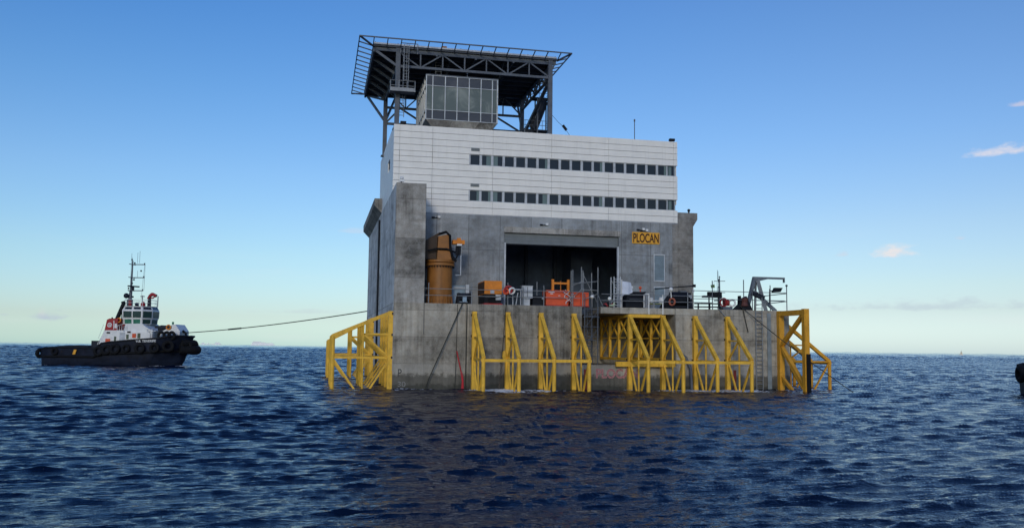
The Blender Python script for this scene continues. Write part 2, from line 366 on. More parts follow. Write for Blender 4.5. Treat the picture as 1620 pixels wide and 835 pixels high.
# ------------------------------------------------------------------ sea
SEA = -.15
def build_sea():
    rs = [3.0]
    while rs[-1] < 460: rs.append(rs[-1] + max(.075, min(.0034*rs[-1], .42)))
    while rs[-1] < 4000: rs.append(rs[-1] + max(.42, .0032*(rs[-1]-330)))
    while rs[-1] < 24000: rs.append(rs[-1]*1.02)
    rs = np.array(rs, dtype=np.float64); nr = len(rs)
    half = R(45); th = np.concatenate([np.linspace(-math.pi, -half, 40, endpoint=False),
                                       np.linspace(-half, half, 620), np.linspace(half, math.pi, 41)[1:-1]])
    nt = len(th); az = th + YAW
    X = CAM.x + np.outer(rs, np.sin(az)); Y = CAM.y + np.outer(rs, np.cos(az))
    g = np.random.default_rng(5); N = 230
    lam = np.exp(np.linspace(math.log(.19), math.log(170), N)+g.normal(0, .01, N)); k = 2*math.pi/lam
    mean = YAW + R(180-20)
    wdir = mean + g.normal(0, 1, N)*np.where(lam < .33, .6, np.where(lam < 2.2, .27, .4)); ph = g.uniform(0, 2*math.pi, N)
    Xf = X.astype(np.float32); Yf = Y.astype(np.float32)
    Zs = np.zeros_like(Xf); DX = np.zeros_like(Xf); DY = np.zeros_like(Xf)
    # which wave lengths live where: short chop near by, the shortest the mesh can carry farther off
    cell = np.gradient(rs); lo = np.maximum(.19, 2.4*cell); hi = np.maximum(5.5, 10*cell)
    ll = np.log(lam)[None, :]
    wt = np.clip((ll-np.log(lo)[:, None])/.35, 0, 1)*np.clip((np.log(hi)[:, None]-ll)/.5, 0, 1)
    wt *= np.where(lam[None, :] < np.maximum(.65, 4.5*cell)[:, None], 1.0, np.where(lam[None, :] < np.maximum(1.6, 6*cell)[:, None], .5, .26))
    S_ = SEA_SLOPE*np.sqrt(2/np.maximum((wt**2).sum(1), 1e-6))
    wt = wt*S_[:, None]*(np.clip((9000-rs)/4000, 0, 1)*np.minimum(1, (750/rs)**1.3))[:, None]
    # patches of rougher and calmer water
    gust = np.zeros_like(Xf)
    for i in range(9):
        a_ = g.uniform(0, 6.28); L = g.uniform(8, 60)
        gust += np.sin(Xf*np.float32(math.sin(a_)*6.28/L)+Yf*np.float32(math.cos(a_)*6.28/L)+np.float32(g.uniform(0, 6.28)))
    gust = np.clip(1+.11*gust/2.1, .55, 1.5)
    ride = np.zeros_like(Xf); order = np.argsort(-lam); split_done = False
    for i in order:
        if lam[i] < 1.1 and not split_done:      # short waves steepen on the crests of the longer ones
            ride = np.clip(1+.22*Zs/np.maximum(Zs.std(1, keepdims=True), 1e-3), .5, 1.6); split_done = True
        rows = np.nonzero(wt[:, i] > 1e-5)[0]
        if len(rows) == 0: continue
        r0, r1 = rows[0], rows[-1]+1
        sx, sy = math.sin(wdir[i]), math.cos(wdir[i])
        A = (wt[r0:r1, i]/k[i]).astype(np.float32)[:, None]*gust[r0:r1]
        if split_done: A = A*ride[r0:r1]
        p = (X[r0:r1]*(k[i]*sx)+Y[r0:r1]*(k[i]*sy)+ph[i]).astype(np.float32)
        sn, cs = np.sin(p), np.cos(p)
        Zs[r0:r1] += A*cs; DX[r0:r1] -= A*np.float32(.85*sx)*sn; DY[r0:r1] -= A*np.float32(.85*sy)*sn
    # calmer water in the lee right at the concrete
    co = np.stack([X+DX, Y+DY, Zs+SEA], -1).reshape(-1, 3)
    co = np.vstack([co, [[CAM.x, CAM.y, SEA]]])
    ii, jj = np.meshgrid(np.arange(nr-1), np.arange(nt), indexing='ij'); j2 = (jj+1) % nt
    q = np.stack([ii*nt+jj, (ii+1)*nt+jj, (ii+1)*nt+j2, ii*nt+j2], -1).reshape(-1, 4)
    q = q[:, ::-1]
    tri = np.stack([np.full(nt, nr*nt), np.arange(nt), (np.arange(nt)+1) % nt], -1)[:, ::-1]
    me = bpy.data.meshes.new('sea')
    me.vertices.add(len(co)); me.vertices.foreach_set('co', co.astype(np.float32).ravel())
    nl = q.size+tri.size; me.loops.add(nl); me.loops.foreach_set('vertex_index', np.concatenate([q.ravel(), tri.ravel()]).astype(np.int32))
    npo = len(q)+len(tri); me.polygons.add(npo)
    st = np.concatenate([np.arange(len(q))*4, len(q)*4+np.arange(len(tri))*3]).astype(np.int32)
    me.polygons.foreach_set('loop_start', st)
    me.polygons.foreach_set('use_smooth', np.ones(npo, dtype=bool))
    me.update(calc_edges=True); me.validate()
    # churned foam where the swell works against the concrete and the fender legs
    x, y = co[:, 0], co[:, 1]; foam = np.zeros(len(co), dtype=np.float32)
    for (fx, fy, sx, sy, a) in FOAM:
        foam = np.maximum(foam, a*np.exp(-((x-fx)/sx)**2-((y-fy)/sy)**2))
    at = me.attributes.new('foam', 'FLOAT', 'POINT'); at.data.foreach_set('value', foam)
    ob = bpy.data.objects.new('sea', me); COL.objects.link(ob)
    tag(ob, 'deep blue choppy open sea reaching to the horizon', 'sea', kind='structure')
    m = bpy.data.materials.new('sea water'); m.use_nodes = True; t = NT(m.node_tree); p = t.n['Principled BSDF']
    pos = t.new('ShaderNodeNewGeometry').outputs['Position']
    fa = t.new('ShaderNodeAttribute', attribute_name='foam').outputs['Fac']
    fn = t.noise(t.scale(pos, (1, 1.6, 1)), 2.6, 6, .72)
    fm = t.smooth(t.math('ADD', fa, t.math('MULTIPLY', t.math('SUBTRACT', fn, .5), 3.2)), .34, .7)
    fm = t.math('MULTIPLY', fm, t.smooth(fa, .05, .25))
    t.set(p.inputs['Base Color'], t.mix(fm, SEA_COL, (.76, .79, .8)))
    t.set(p.inputs['Roughness'], t.smooth(fm, 0, 1, .07, .8))
    p.inputs['IOR'].default_value = 1.333
    wm = YAW + R(180-20)
    wv = t.new('ShaderNodeCombineXYZ'); t.l.new(t.vmath('DOT_PRODUCT', pos, (math.sin(wm), math.cos(wm), 0)), wv.inputs[0])
    t.l.new(t.math('MULTIPLY', t.vmath('DOT_PRODUCT', pos, (math.cos(wm), -math.sin(wm), 0)), .34), wv.inputs[1]); wv = wv.outputs[0]
    h1 = t.noise(wv, 7.0, 4, .65, .4)
    h2 = t.noise(wv, 2.4, 4, .65, .4)
    hh = t.math('ADD', t.math('MULTIPLY', h1, .05), t.math('MULTIPLY', h2, .12))
    b = t.new('ShaderNodeBump'); b.inputs['Strength'].default_value = 1.0; b.inputs['Distance'].default_value = SEA_BUMP
    t.set(b.inputs['Height'], hh); t.l.new(b.outputs[0], p.inputs['Normal'])
    me.materials.append(m)
SEA_SLOPE, SEA_BUMP, SEA_COL = .235, 1.0, (.0010, .0052, .021)
FOAM = [(10.5, -3.0, 2.6, 3.6, 1.0), (14, -2.6, 2.2, 2.6, .75), (7.6, -1.6, 1.2, 1.5, .55), (31, -2.6, 4.5, 2.6, .8), (35.5, -2.8, 2.5, 3, .85),
        (37.5, -1.5, 1.5, 1.5, .6), (24, -1.0, 3, 1.0, .45), (41.5, -2.0, 2, 2, .5), (28.5, -3, 2, 2, .45), (2, -.8, 3, .8, .4), (45, 1, 2, 4, .4),
        (-31.5, 86.2, 2.0, 2.2, .75), (-36, 86.0, 4.0, 1.4, .45), (-56.5, 91.5, 2.5, 2.5, .5), (62, -13.5, 1.2, 2.0, .5)]
build_sea()

# ------------------------------------------------------------------ concrete caisson
T = thing('caisson', 'huge grey concrete caisson floating in the sea under the white-topped hangar', 'caisson', (21, 23, 0))
b = MB()
b.box(0, 19.1, 0, 47, -4, 8.25)                 # left cells
b.box(29.3, 42.3, 0, 47, -4, 8.25)              # right cells
b.box(19.1, 29.3, 0, 47, -4, 2.34)              # low sill of the dock slot
b.box(19.1, 29.3, 9.6, 47, 2.34, 8.25)          # behind the slot
b.box(21.2, 29.3, .25, 9.6, 7.62, 8.25)         # deck slab bridging the slot
b.box(19.1, 21.2, 5.6, 9.6, 7.62, 8.25)
b.build('hull', CON_BASE, T)
MB().box(-.03, 0, .02, 46.9, 1.6, 8.24).build('skylit_side_sheet', CON_SKYLIT, T)  # thin sheet carrying the paler, skylit tone of the left face
MB().box(7.45, 19.08, -.025, 0, -2, 8.24).build('front_facing', CON_DARK, T)  # darker pour; its tone also takes in some of the trestles' shadow
for x in (12.55, 19.5, 35.9): MB().box(x-.16, x+.16, -.06, -.028, -2, 1.9).build('red_strip', mat('faded red paint', (.20, .035, .03), .8, var=.4, rust=.4), T)
MB().box(39.7, 40.15, -.09, 0, -3, 7.95).build('steel_channel', mat('channel grey', (.19, .225, .245), .5), T)
MB().box(2.92, 2.98, -.02, 0, 5.2, 8.2).build('joint_strip', mat('joint grey', (.13, .13, .125), .9), T)
text('hull_lettering', 'PLOCAN', PINKT, T, 4.55, .98, front_m(20.62, -.012, .98), .006, .035)
text('draught_mark', '30', mat('faded white lettering', (.2, .2, .195), .9, var=.4, vscale=7), T, .75, .5, front_m(.55, -.012, .1), .006)
text('draught_letter', 'P', mat('faded dark lettering', (.06, .06, .06), .9), T, .35, .75, front_m(.55, -.012, 1.05), .006)

# ------------------------------------------------------------------ rear block with corbels
T = thing('rear_hall', 'grey concrete rear hall with overhanging cornice behind the white-clad hangar', 'building', (21, 33, 8.25))
b = MB()
b.box(0, 40.45, 20.6, 46.6, 8.25, 21.3)
b.build('wall', CON_REAR, T)
MB().box(-.03, 0, 20.62, 46.58, 8.27, 20.0).build('skylit_side_sheet', CON_SKYLIT, T)
c = MB()
for sx, x0 in ((-1, 0), (1, 40.45)):
    w_ = .9 if sx < 0 else .6
    c.prism([(x0, 20.0), (x0+sx*w_, 20.95), (x0+sx*w_, 21.8), (x0, 21.8)], 1, 20.6, 46.6)
c.box(0, 40.45, 20.6, 46.6, 21.3, 21.8)
c.build('cornice', CON_REAR, T)
MB().path([(-.14, 22.2, 19.4), (-.14, 22.2, 8.3), (-.14, 22.2, .5)], .13, 8).build('drain_pipe', BLK, T)
MB().tube((40.2, 21.4, 21.8), (40.2, 21.4, 22.15), .12).ball((40.2, 21.4, 22.25), .2).build('beacon', BLK, T)

# ------------------------------------------------------------------ hangar building
HG = thing('hangar_building', 'hangar with grey concrete ground floor and white clad upper storeys with two window bands', 'building', (16, 5, 8.25))
b = MB()
b.box(0, 2.95, 0, 5, 8.25, 20.1)
b.build('corner_pillar', CON_PILL, HG)
MB().box(-.03, 0, .02, 20.58, 8.27, 20.08).build('skylit_side_sheet', CON_SKYLIT, HG)
b = MB()
b.box(0, .6, 5, 20.59, 8.25, 20.1)
b.box(.6, 11.97, 5, 5.6, 8.25, 17.93)
b.box(11.97, 24.8, 5, 5.6, 16.2, 17.93)
b.box(24.8, 31.05, 5, 5.6, 8.25, 17.93)
b.box(30.45, 31.05, 5.6, 20.59, 8.25, 17.93)
b.build('wall', CON_WALL, HG)
MB().box(11.9, 24.95, 4.9, 5, 16.22, 16.82).build('lintel', CON_PILL, HG)
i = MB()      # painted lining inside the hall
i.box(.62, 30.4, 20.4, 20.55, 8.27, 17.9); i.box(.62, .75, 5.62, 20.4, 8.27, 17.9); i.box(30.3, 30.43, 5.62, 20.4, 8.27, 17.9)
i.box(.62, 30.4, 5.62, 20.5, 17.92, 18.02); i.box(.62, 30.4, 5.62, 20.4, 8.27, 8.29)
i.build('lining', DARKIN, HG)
i = MB()
for x in (13.6, 17.5, 21.2, 22.6, 23.6): i.box(x, x+.35, 18.8, 19.4, 8.3, 17.8)
i.box(22, 24.6, 14, 18, 8.3, 15.5)
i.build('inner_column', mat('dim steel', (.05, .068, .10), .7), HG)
d = MB()
for n in range(6): d.box(11.99, 24.78, 5.22+.02*(n % 2), 5.38, 15.05+n*.195, 15.05+(n+1)*.195-.012)
dr = d.build('roller_shutter', SHUT, HG)
MB().box(11.99, 24.78, 5.16, 5.42, 14.93, 15.05).build('bottom_bar', BLK, dr)
for x in (11.97, 24.62): MB().box(x, x+.17, 4.93, 5.2, 8.3, 15.1).build('door_track', LGREY, HG)

# upper storeys: white panels over a dark backing, window bands in between
core = MB(); core.box(.12, 31.55, 5.3, 24.9, 18.06, 26.9); core.build('core', SEAM, HG)
rows = []
def split(z1, z0, n): return [(z1-(z1-z0)*k/n, z1-(z1-z0)*(k+1)/n) for k in range(n)]
rA, rW1, rB, rW2, rC = split(27.2, 24.46, 4), split(24.46, 23.3, 2), split(23.3, 20.6, 4), split(20.6, 19.43, 2), split(19.43, 18.0, 2)
GAP = .021
seams = [0, .62, 4.09, 10.61, 17.11, 23.62, 31.25, 31.7]
cl = MB()
for (z1, z0) in rA+rB+rC:
    for a, c_ in zip(seams[:-1], seams[1:]): cl.box(a+GAP*.6*(a > 0), c_-(GAP*.6 if c_ < 31.7 else 0), 5.0, 5.26, z0+GAP, z1-GAP*(z1 < 27.2))
for (z1, z0) in rW1+rW2:
    for a, c_ in ((0, .62), (.62, 4.09), (4.09, 8.05)): cl.box(a+GAP*(a > 0), c_-GAP, 5.0, 5.26, z0+GAP, z1-GAP)
cl.build('front_cladding', WHITE, HG)
ys = [5.29, 9.6, 13.9, 18.2, 22.0, 25.0]
for xa, xb in ((0, .1), (31.6, 31.7)):
    cs = MB()
    for (z1, z0) in rA+rW1+rB+rW2:
        z0_ = max(z0, 20.12)
        if z1 - z0_ < .1: continue
        for a, c_ in zip(ys[:-1], ys[1:]):
            if (z1, z0) in rW1 and a == 9.6: a = 12.2
            cs.box(xa, xb, a+GAP, c_-GAP, z0_+GAP, z1-GAP*(z1 < 27.2))
    cs.build('side_cladding', WHITE, HG)
cp = MB(); cp.box(.12, 31.6, 5.27, 5.5, 26.9, 27.16); cp.box(.1, .35, 5.5, 24.9, 26.9, 27.16); cp.box(31.3, 31.6, 5.5, 24.9, 26.9, 27.16); cp.box(.1, 31.6, 24.9, 25.0, 26.9, 27.16)
cp.build('parapet', LGREY, HG)
MB().box(.3, 31.4, 5.3, 24.8, 26.9, 26.92).build('roof', mat('roof grey', (.2, .2, .2), .9), HG)
MB().box(.02, 31.68, 5.02, 5.3, 17.94, 18.0).build('drip_edge', LGREY, HG)
MB().box(.12, .16, 9.7, 12.1, 23.35, 24.4).build('side_window', GLS, HG)
blind = {4: .3, 6: .35, 1: .25, 9: .5, 7: .35}
for bi, (zt, zb) in enumerate(((24.46, 23.3), (20.6, 19.43))):
    pitch = 1.25
    for n in range(18):
        x0 = 8.05+n*pitch; x1 = x0+pitch
        w = MB(); j = .13
        w.box(x0, x0+j, 5.06, 5.26, zb, zt); w.box(x1-j, x1, 5.06, 5.26, zb, zt)
        w.box(x0+j, x1-j, 5.1, 5.26, zb, zb+.05); w.box(x0+j, x1-j, 5.1, 5.26, zt-.05, zt)
        wf = w.build('window', LGREY, HG)
        MB().box(x0+j, x1-j, 5.2, 5.24, zb+.05, zt-.05).build('pane', GLS, wf)
        r_ = rnd.random()
        if n in (1, 2, 6, 11) or r_ < .06:
            bw = (x1-x0-2*j)*rnd.choice((.25, .35, .5)); left = n in (2, 7, 12)
            bx = x0+j if left else x1-j-bw
            MB().box(bx, bx+bw, 5.185, 5.195, zb+.06, zt-.06).build('blind', GLSB, wf)
    w = MB(); w.box(30.55, 31.45, 5.1, 5.26, zb, zb+.04); w.box(31.36, 31.42, 5.14, 5.26, zb+.04, zt)
    wf = w.build('corner_window', LGREY, HG)
    MB().box(30.57, 31.36, 5.2, 5.24, zb+.04, zt).build('pane', GLS, wf); MB().box(31.44, 31.5, 5.26, 8.5, zb, zt).build('side_pane', GLSB, wf)
    MB().box(30.7, 31.05, 5.185, 5.195, zb+.06, zt-.1).build('blind', GLSB, wf)
for z in (24.95, 21.1):
    v = MB(); v.box(8.22, 9.15, 4.95, 5.0, z-.14, z+.2)
    vf = v.build('vent', mat('vent grey', (.25, .28, .29), .5), HG)
    s_ = MB(); [s_.box(8.26, 9.11, 4.93, 4.95, z-.1+q*.07, z-.07+q*.07) for q in range(4)]; s_.build('slat', STEEL, vf)
# grey louvred openings and the plain door right of the shutter
for z0, z1 in ((11.43, 14.44), (8.3, 10.87)):
    f = MB(); f.box(28.83, 28.93, 4.95, 5, z0, z1); f.box(30.05, 30.15, 4.95, 5, z0, z1); f.box(28.93, 30.05, 4.95, 5, z1-.1, z1); f.box(28.93, 30.05, 4.95, 5, z0, z0+.1)
    fo = f.build('louvre_door', LGREY, HG)
    s_ = MB()
    q = z0+.12
    while q < z1-.2: s_.box(28.93, 30.05, 4.965, 4.99, q, q+.15); q += .17
    s_.build('slat', LOUV, fo)
MB().box(26.2, 27.7, 4.96, 5, 8.3, 10.9).build('door', mat('door grey', (.25, .27, .275), .6), HG)
for x, z in ((4.9, 17.55), (16.6, 17.25), (27.6, 17.15), (28.0, 17.05)):
    l = MB(); l.cbox((x, 4.87, z), (.27, .24, .24)); lo = l.build('wall_lamp', WHT, HG)
    MB().beam((x-.55, 4.95, z-.1), (x, 4.95, z-.1), .08).cbox((x-.6, 4.9, z-.08), (.3, .16, .16)).build('bracket', BLK, lo)

# ------------------------------------------------------------------ sign
T = thing('name_sign', 'yellow rectangular sign reading PLOCAN right of the roller shutter', 'sign', (27.9, 4.95, 15.55))
MB().box(26.32, 29.5, 4.9, 4.97, 15.55, 16.82).build('board', SIGNY, T)
text('lettering', 'PLOCAN', SIGNT, T, 2.98, 1.02, front_m(26.43, 4.895, 15.67), .008, .022)

# ------------------------------------------------------------------ control tower on the roof
T = thing('control_room', 'glazed control room box with grey glass panes standing on the white roof', 'control room', (7, 9, 27))
b = MB(); b.prism([(4.15, 6.2), (10.3, 6.2), (10.3, 14.2), (4.15, 14.2)], 2, 26.9, 27.9)
b.add([(4.2, 6.1, 27.3), (10.4, 6.1, 27.3), (10.4, 14.5, 27.3), (4.2, 14.5, 27.3), (3.35, 5.55, 28.1), (11.15, 5.55, 28.1), (11.15, 15, 28.1), (3.35, 15, 28.1)],
      [(0, 3, 2, 1), (4, 5, 6, 7), (0, 1, 5, 4), (1, 2, 6, 5), (2, 3, 7, 6), (3, 0, 4, 7)])
b.build('plinth', CON_PILL, T)
for nm, z0, z1, m_ in (('lower_glazing', 28.15, 29.12, GLTD), ('middle_glazing', 29.17, 31.75, GLT), ('upper_glazing', 31.8, 32.85, GLTD)):
    MB().box(3.4, 11.1, 5.6, 14.95, z0, z1).build(nm, m_, T)
m_ = MB()
xs = [3.36, 4.05, 5.4, 6.7, 8.0, 9.3, 10.55, 11.09]
for x in xs: m_.box(x-.045, x+.045, 5.5, 5.6, 28.1, 32.9)
for z in (28.1, 29.12, 31.75, 32.85): m_.box(3.3, 11.2, 5.52, 5.6, z, z+.06)
for y in (5.6, 7.2, 8.8, 10.4, 12.0, 13.6, 14.95):
    m_.box(3.31, 3.4, y-.04, y+.04, 28.1, 32.9); m_.box(11.1, 11.19, y-.04, y+.04, 28.1, 32.9)
for z in (28.1, 29.12, 31.75, 32.85): m_.box(3.32, 3.4, 5.6, 15, z, z+.06); m_.box(11.1, 11.18, 5.6, 15, z, z+.06)
m_.build('mullion', mat('aluminium', (.42, .44, .45), .4, metal=.3), T)
MB().box(3.3, 11.2, 5.5, 15.05, 32.91, 33.02).build('roof', STEEL, T)
v = MB(); [v.box(x, x+.12, 6.0, 6.1, 27.2, 27.75) for x in (7.85, 8.15, 8.45, 9.1)]; v.box(8.6, 9.1, 6.02, 6.1, 27.25, 27.65); v.build('vent', LGREY, T)
a_ = MB(); a_.tube((8.0, 7, 33), (8.0, 7, 34.2), .05); a_.beam((7.8, 7, 34.1), (8.5, 7, 34.1), .06); a_.build('antenna', LGREY, T)

# ------------------------------------------------------------------ helideck
HD = thing('helideck', 'dark steel helideck with safety net on tall posts above the roof', 'helideck', (8, 14, 27))
ZD = 36.0
MB().box(-2.35, 17.9, 6.0, 24.6, ZD-.22, ZD).build('deck_plate', mat('deck plate grey', (.05, .06, .075), .7), HD)
for (x, y) in ((.35, 6.3), (17.2, 6.3), (.1, 20.2), (17.2, 20.2)):
    z0 = 26.9; p = MB(); p.box(x-.24, x+.24, y-.24, y+.24, z0, ZD-.22); pp = p.build('post', STEEL, HD)
    MB().box(x-.42, x+.42, y-.42, y+.42, z0, z0+.12).build('base_plate', STEEL, pp)
u = MB()
for k in range(11):
    y = 6.3+k*1.8; u.beam((-2.3, y, ZD-.42), (17.85, y, ZD-.42), .18, .4)
for x in (-2.2, .35, 4.5, 8.8, 13, 17.2): u.beam((x, 6.2, ZD-.5), (x, 24.5, ZD-.5), .22, .55)
u.build('under_beam', mat('grey beam', (.10, .118, .145), .6), HD)
ZB = 33.85; ZT = 35.45
def truss(p, q, n, zb=ZB, zt=ZT, m=STEEL):
    p = Vector(p); q = Vector(q); t_ = MB()
    at = lambda f, z: (p.x+(q.x-p.x)*f, p.y+(q.y-p.y)*f, z)
    t_.beam(at(0, zb), at(1, zb), .24, .26); t_.beam(at(0, zt), at(1, zt), .22, .24)
    for k in range(n):
        f0, f1 = k/n, (k+1)/n
        if k: t_.beam(at(f0, zb), at(f0, zt), .14)
        if k % 2: t_.beam(at(f0, zb), at(f1, zt), .14)
        else: t_.beam(at(f0, zt), at(f1, zb), .14)
    return t_.build('truss', m, HD)
truss((.35, 6.3, 0), (17.2, 6.3, 0), 7); truss((.35, 6.3, 0), (.1, 20.2, 0), 6); truss((17.2, 6.3, 0), (17.2, 20.2, 0), 6)
truss((.1, 20.2, 0), (17.2, 20.2, 0), 7, 33.0); truss((6, 6.4, 0), (6, 20, 0), 6, m=STEELD); truss((12, 6.4, 0), (12, 20, 0), 6, m=STEELD)
def kbeam(p, q, w, h=None): MB().beam(p, q, w, h).build('knee_brace', STEEL, HD)
for y in (6.3, 9.1, 11.9, 14.7, 17.5, 20.2, 24):
    kbeam((-2.1, y, ZD-.6), (.25, min(y, 20.2), 33.85), .2, .26); kbeam((17.7, y, ZD-.6), (17.3, min(y, 20.2), 34.6), .16)
kbeam((-2.0, 24, 35.4), (.1, 20.2, 31.2), .2, .26); kbeam((1.6, 24.2, 35.4), (.1, 20.2, 31.2), .2, .26)
kbeam((17.2, 6.4, 33.6), (17.2, 20.1, 30.2), .3, .36)
kbeam((.1, 20.2, 31.0), (17.2, 20.2, 31.0), .24, .28)
for a, c_ in (((.1, 31.0), (1.9, 33)), ((5.3, 31.0), (1.9, 33)), ((13.4, 33), (17.2, 30.9)), ((17.2, 30.9), (19.0, 33.5))): kbeam((a[0], 20.2, a[1]), (c_[0], 20.2, c_[1]), .2)
kbeam((17.3, 7.0, 33.6), (17.5, 13, 35.4), .18); kbeam((17.2, 20, 31), (17.6, 24.4, 35.4), .22)
nt_ = MB()
X0, X1, Y0, Y1 = -3.85, 19.1, 4.2, 26.2; ix0, ix1, iy0, iy1 = -2.35, 17.9, 6.0, 24.6; zn = 36.12; zi = 35.75
for p, q in (((X0, Y0), (X1, Y0)), ((X1, Y0), (X1, Y1)), ((X1, Y1), (X0, Y1)), ((X0, Y1), (X0, Y0))): nt_.beam((*p, zn), (*q, zn), .1, .12)
for k in range(15):
    x = ix0+(ix1-ix0)*k/14; nt_.beam((x, iy0, zi), (x+(0 if 0 < k < 14 else 0), Y0, zn), .09, .1); nt_.beam((x, iy1, zi), (x, Y1, zn), .09, .1)
for k in range(13):
    y = iy0+(iy1-iy0)*k/12; nt_.beam((ix0, y, zi), (X0, y, zn), .12, .1); nt_.beam((ix1, y, zi), (X1, y, zn), .12, .1)
for a, c_ in (((ix0, iy0), (X0, Y0)), ((ix1, iy0), (X1, Y0)), ((ix0, iy1), (X0, Y1)), ((ix1, iy1), (X1, Y1))): nt_.beam((*a, zi), (*c_, zn), .16)
nt_.build('net_frame', STEEL, HD)
MB().box(-2.3, 17.85, 5.9, 6.0, ZD-.02, ZD+.16).build('edge_kerb', LGREY, HD)
for x in (-2.1, .3, 2.4, 5.3, 7.1, 10.2, 12.3, 14.6, 16.8, 17.7):
    MB().lathe([(.09, 0), (.11, .14), (.05, .24)], (x, 6.1, ZD+.02), 8).build('deck_light', BLK, HD)
MB().box(5.05, 5.6, 6.4, 6.6, ZD, ZD+.5).build('deck_box', ORA, HD)
hp = MB()      # walkway frame where the ladder meets the deck
for x in (.6, 2.4): hp.tube((x, 5.9, 35.2), (x, 5.9, 36.3), .05)
hp.tube((.6, 5.9, 36.3), (2.4, 5.9, 36.3), .05); hp.tube((.6, 5.9, 35.75), (2.4, 5.9, 35.75), .04)
hp.build('hatch_rail', STEELL, HD)

def ladder(name, x, y, z0, z1, w, m, parent, cage=False, r=.045, step=.33, dirv=(1, 0), n_=(0, -1)):
    l = MB(); ax = Vector((dirv[0], dirv[1], 0))
    a = Vector((x, y, 0))-ax*w/2; c_ = Vector((x, y, 0))+ax*w/2
    for q in (a, c_): l.tube((q.x, q.y, z0), (q.x, q.y, z1), r, 6)
    z = z0+.2
    while z < z1-.1: l.tube((a.x, a.y, z), (c_.x, c_.y, z), r*.75, 5); z += step
    o = l.build(name, m, parent)
    if cage:
        g_ = MB(); nv = Vector((*n_, 0))
        z = z0+1.0
        while z < z1:
            pts = [Vector((x, y, z))+ax*(w*.62*math.cos(t))+nv*(.75*math.sin(t)) for t in np.linspace(0, math.pi, 9)]
            g_.path(pts, .035, 5); z += 1.0
        for t in (.25*math.pi, .5*math.pi, .75*math.pi):
            q = Vector((x, y, 0))+ax*(w*.62*math.cos(t))+nv*(.75*math.sin(t)); g_.tube((q.x, q.y, z0+1), (q.x, q.y, z1), .03, 5)
        g_.build('cage', m, o)
    return o
ladder('access_ladder', 1.15, 5.6, 31.0, 35.9, .55, STEELL, HD, True)
bk = MB()      # rest platform round the post
bk.box(-.55, 2.15, 4.9, 6.0, 30.75, 30.88)
for z in (31.35, 31.9): 
    bk.path([(-.5, 6.0, z), (-.5, 4.95, z), (2.1, 4.95, z), (2.1, 6, z)], .04, 5)
for x in (-.5, .4, 1.25, 2.1): bk.tube((x, 4.95, 30.85), (x, 4.95, 31.9), .04, 5)
bk.box(-.5, 2.1, 4.93, 4.96, 30.88, 31.15)
bk.build('rest_platform', STEELL, HD)
ladder('lower_ladder', .9, 7.0, 28.5, 30.7, .5, STEELL, HD, True)
ladder('roof_ladder', 5.0, 8.5, 33.1, 35.6, .6, STEELL, HD)

# ------------------------------------------------------------------ outside stair to the helideck
T = thing('access_stair', 'dark steel zigzag stair tower under the right edge of the helideck', 'staircase', (17, 14, 27))
st = MB(); y0, y1 = 13.2, 14.4
st.box(15.9, 18.9, y0, y1, 29.55, 29.7); st.build('lower_landing', STEELD, T)
MB().box(17.0, 18.9, y0, y1, 33.45, 33.6).build('upper_landing', STEELD, T)
fl = MB()
for yy in (y0, y1-.1): fl.beam((17.0, yy, 29.8), (18.4, yy, 33.5), .12, .35)
for k in range(14): f = k/14; fl.box(16.85+1.4*f, 17.2+1.4*f, y0, y1, 29.8+3.7*f, 29.86+3.7*f)
fl.box(16.95, 17.05, y0, y1, 29.6, 30.0)
fl.beam((17.15, (y0+y1)/2, 29.85), (18.45, (y0+y1)/2, 33.4), 1.05, .05, up=(0, 1, 0))
fl.build('upper_flight', STEELD, T)
fl = MB(); fl.prism([(16.0, 29.6), (17.0, 29.6), (18.3, 27.0), (17.1, 27.0)], 1, y0+.1, y1-.1); fl.build('lower_flight', STEELD, T)
for x in (15.95, 17.5, 18.85): 
    for y in (y0, y1): MB().box(x-.07, x+.07, y-.07, y+.07, 26.9, 33.6 if x > 17 else 29.6).build('leg', STEEL, T)
hr = MB()
for z in (30.2, 30.75): hr.path([(15.9, y0, z), (18.9, y0, z), (18.9, y1, z)], .035, 5)
for z in (34.1, 34.7): hr.path([(17.6, y0, z), (18.9, y0, z), (18.9, y1, z)], .035, 5)
for x in (16, 17.2, 18.1, 18.85): hr.tube((x, y0, 29.7), (x, y0, 30.75), .03, 5)
for x in (17.7, 18.3, 18.85): hr.tube((x, y0, 33.6), (x, y0, 34.7), .03, 5)
hr.tube((17.2, y0, 31), (18.6, y0, 34.7), .04, 5)
hr.build('handrail', STEEL, T)

# small roof fittings
T = thing('signal_flag', 'small black diamond flag on a stay wire beside the helideck post', 'flag', (19.4, 8, 27))
MB().path([(17.5, 7.5, 30.3), (18.6, 7.8, 29.3), (19.4, 8, 28.75), (20.8, 8.3, 27.0)], .022, 5).build('wire', ROPE, T)
MB().prism([(19.05, 28.95), (19.3, 29.15), (19.75, 28.6), (19.5, 28.4)], 1, 7.99, 8.03).build('cloth', BLK, T)
T = thing('roof_antenna', 'thin grey whip antenna standing on the right part of the roof', 'antenna', (27, 6, 27))
MB().tube((27, 6, 26.95), (27, 6, 29.5), .045, 6).tube((27, 6, 29.5), (27, 6, 29.75), .09, 6).build('whip', STEEL, T)
for (x, lab) in ((.95, 'small black camera at the left corner of the white roof edge'), (31.1, 'small black camera at the right corner of the white roof edge')):
    T = thing('roof_camera', lab, 'camera', (x, 5.3, 27.16), 'cameras on the roof edge')
    MB().tube((x, 5.3, 27.1), (x, 5.3, 27.4), .06, 6).build('stalk', BLK, T)
    MB().cbox((x, 5.1, 27.42), (.6, .4, .26)).build('housing', BLK, T)
T = thing('weather_sensor', 'small white and black sensor on the top of the corner pillar', 'sensor', (.6, 1.2, 20.1))
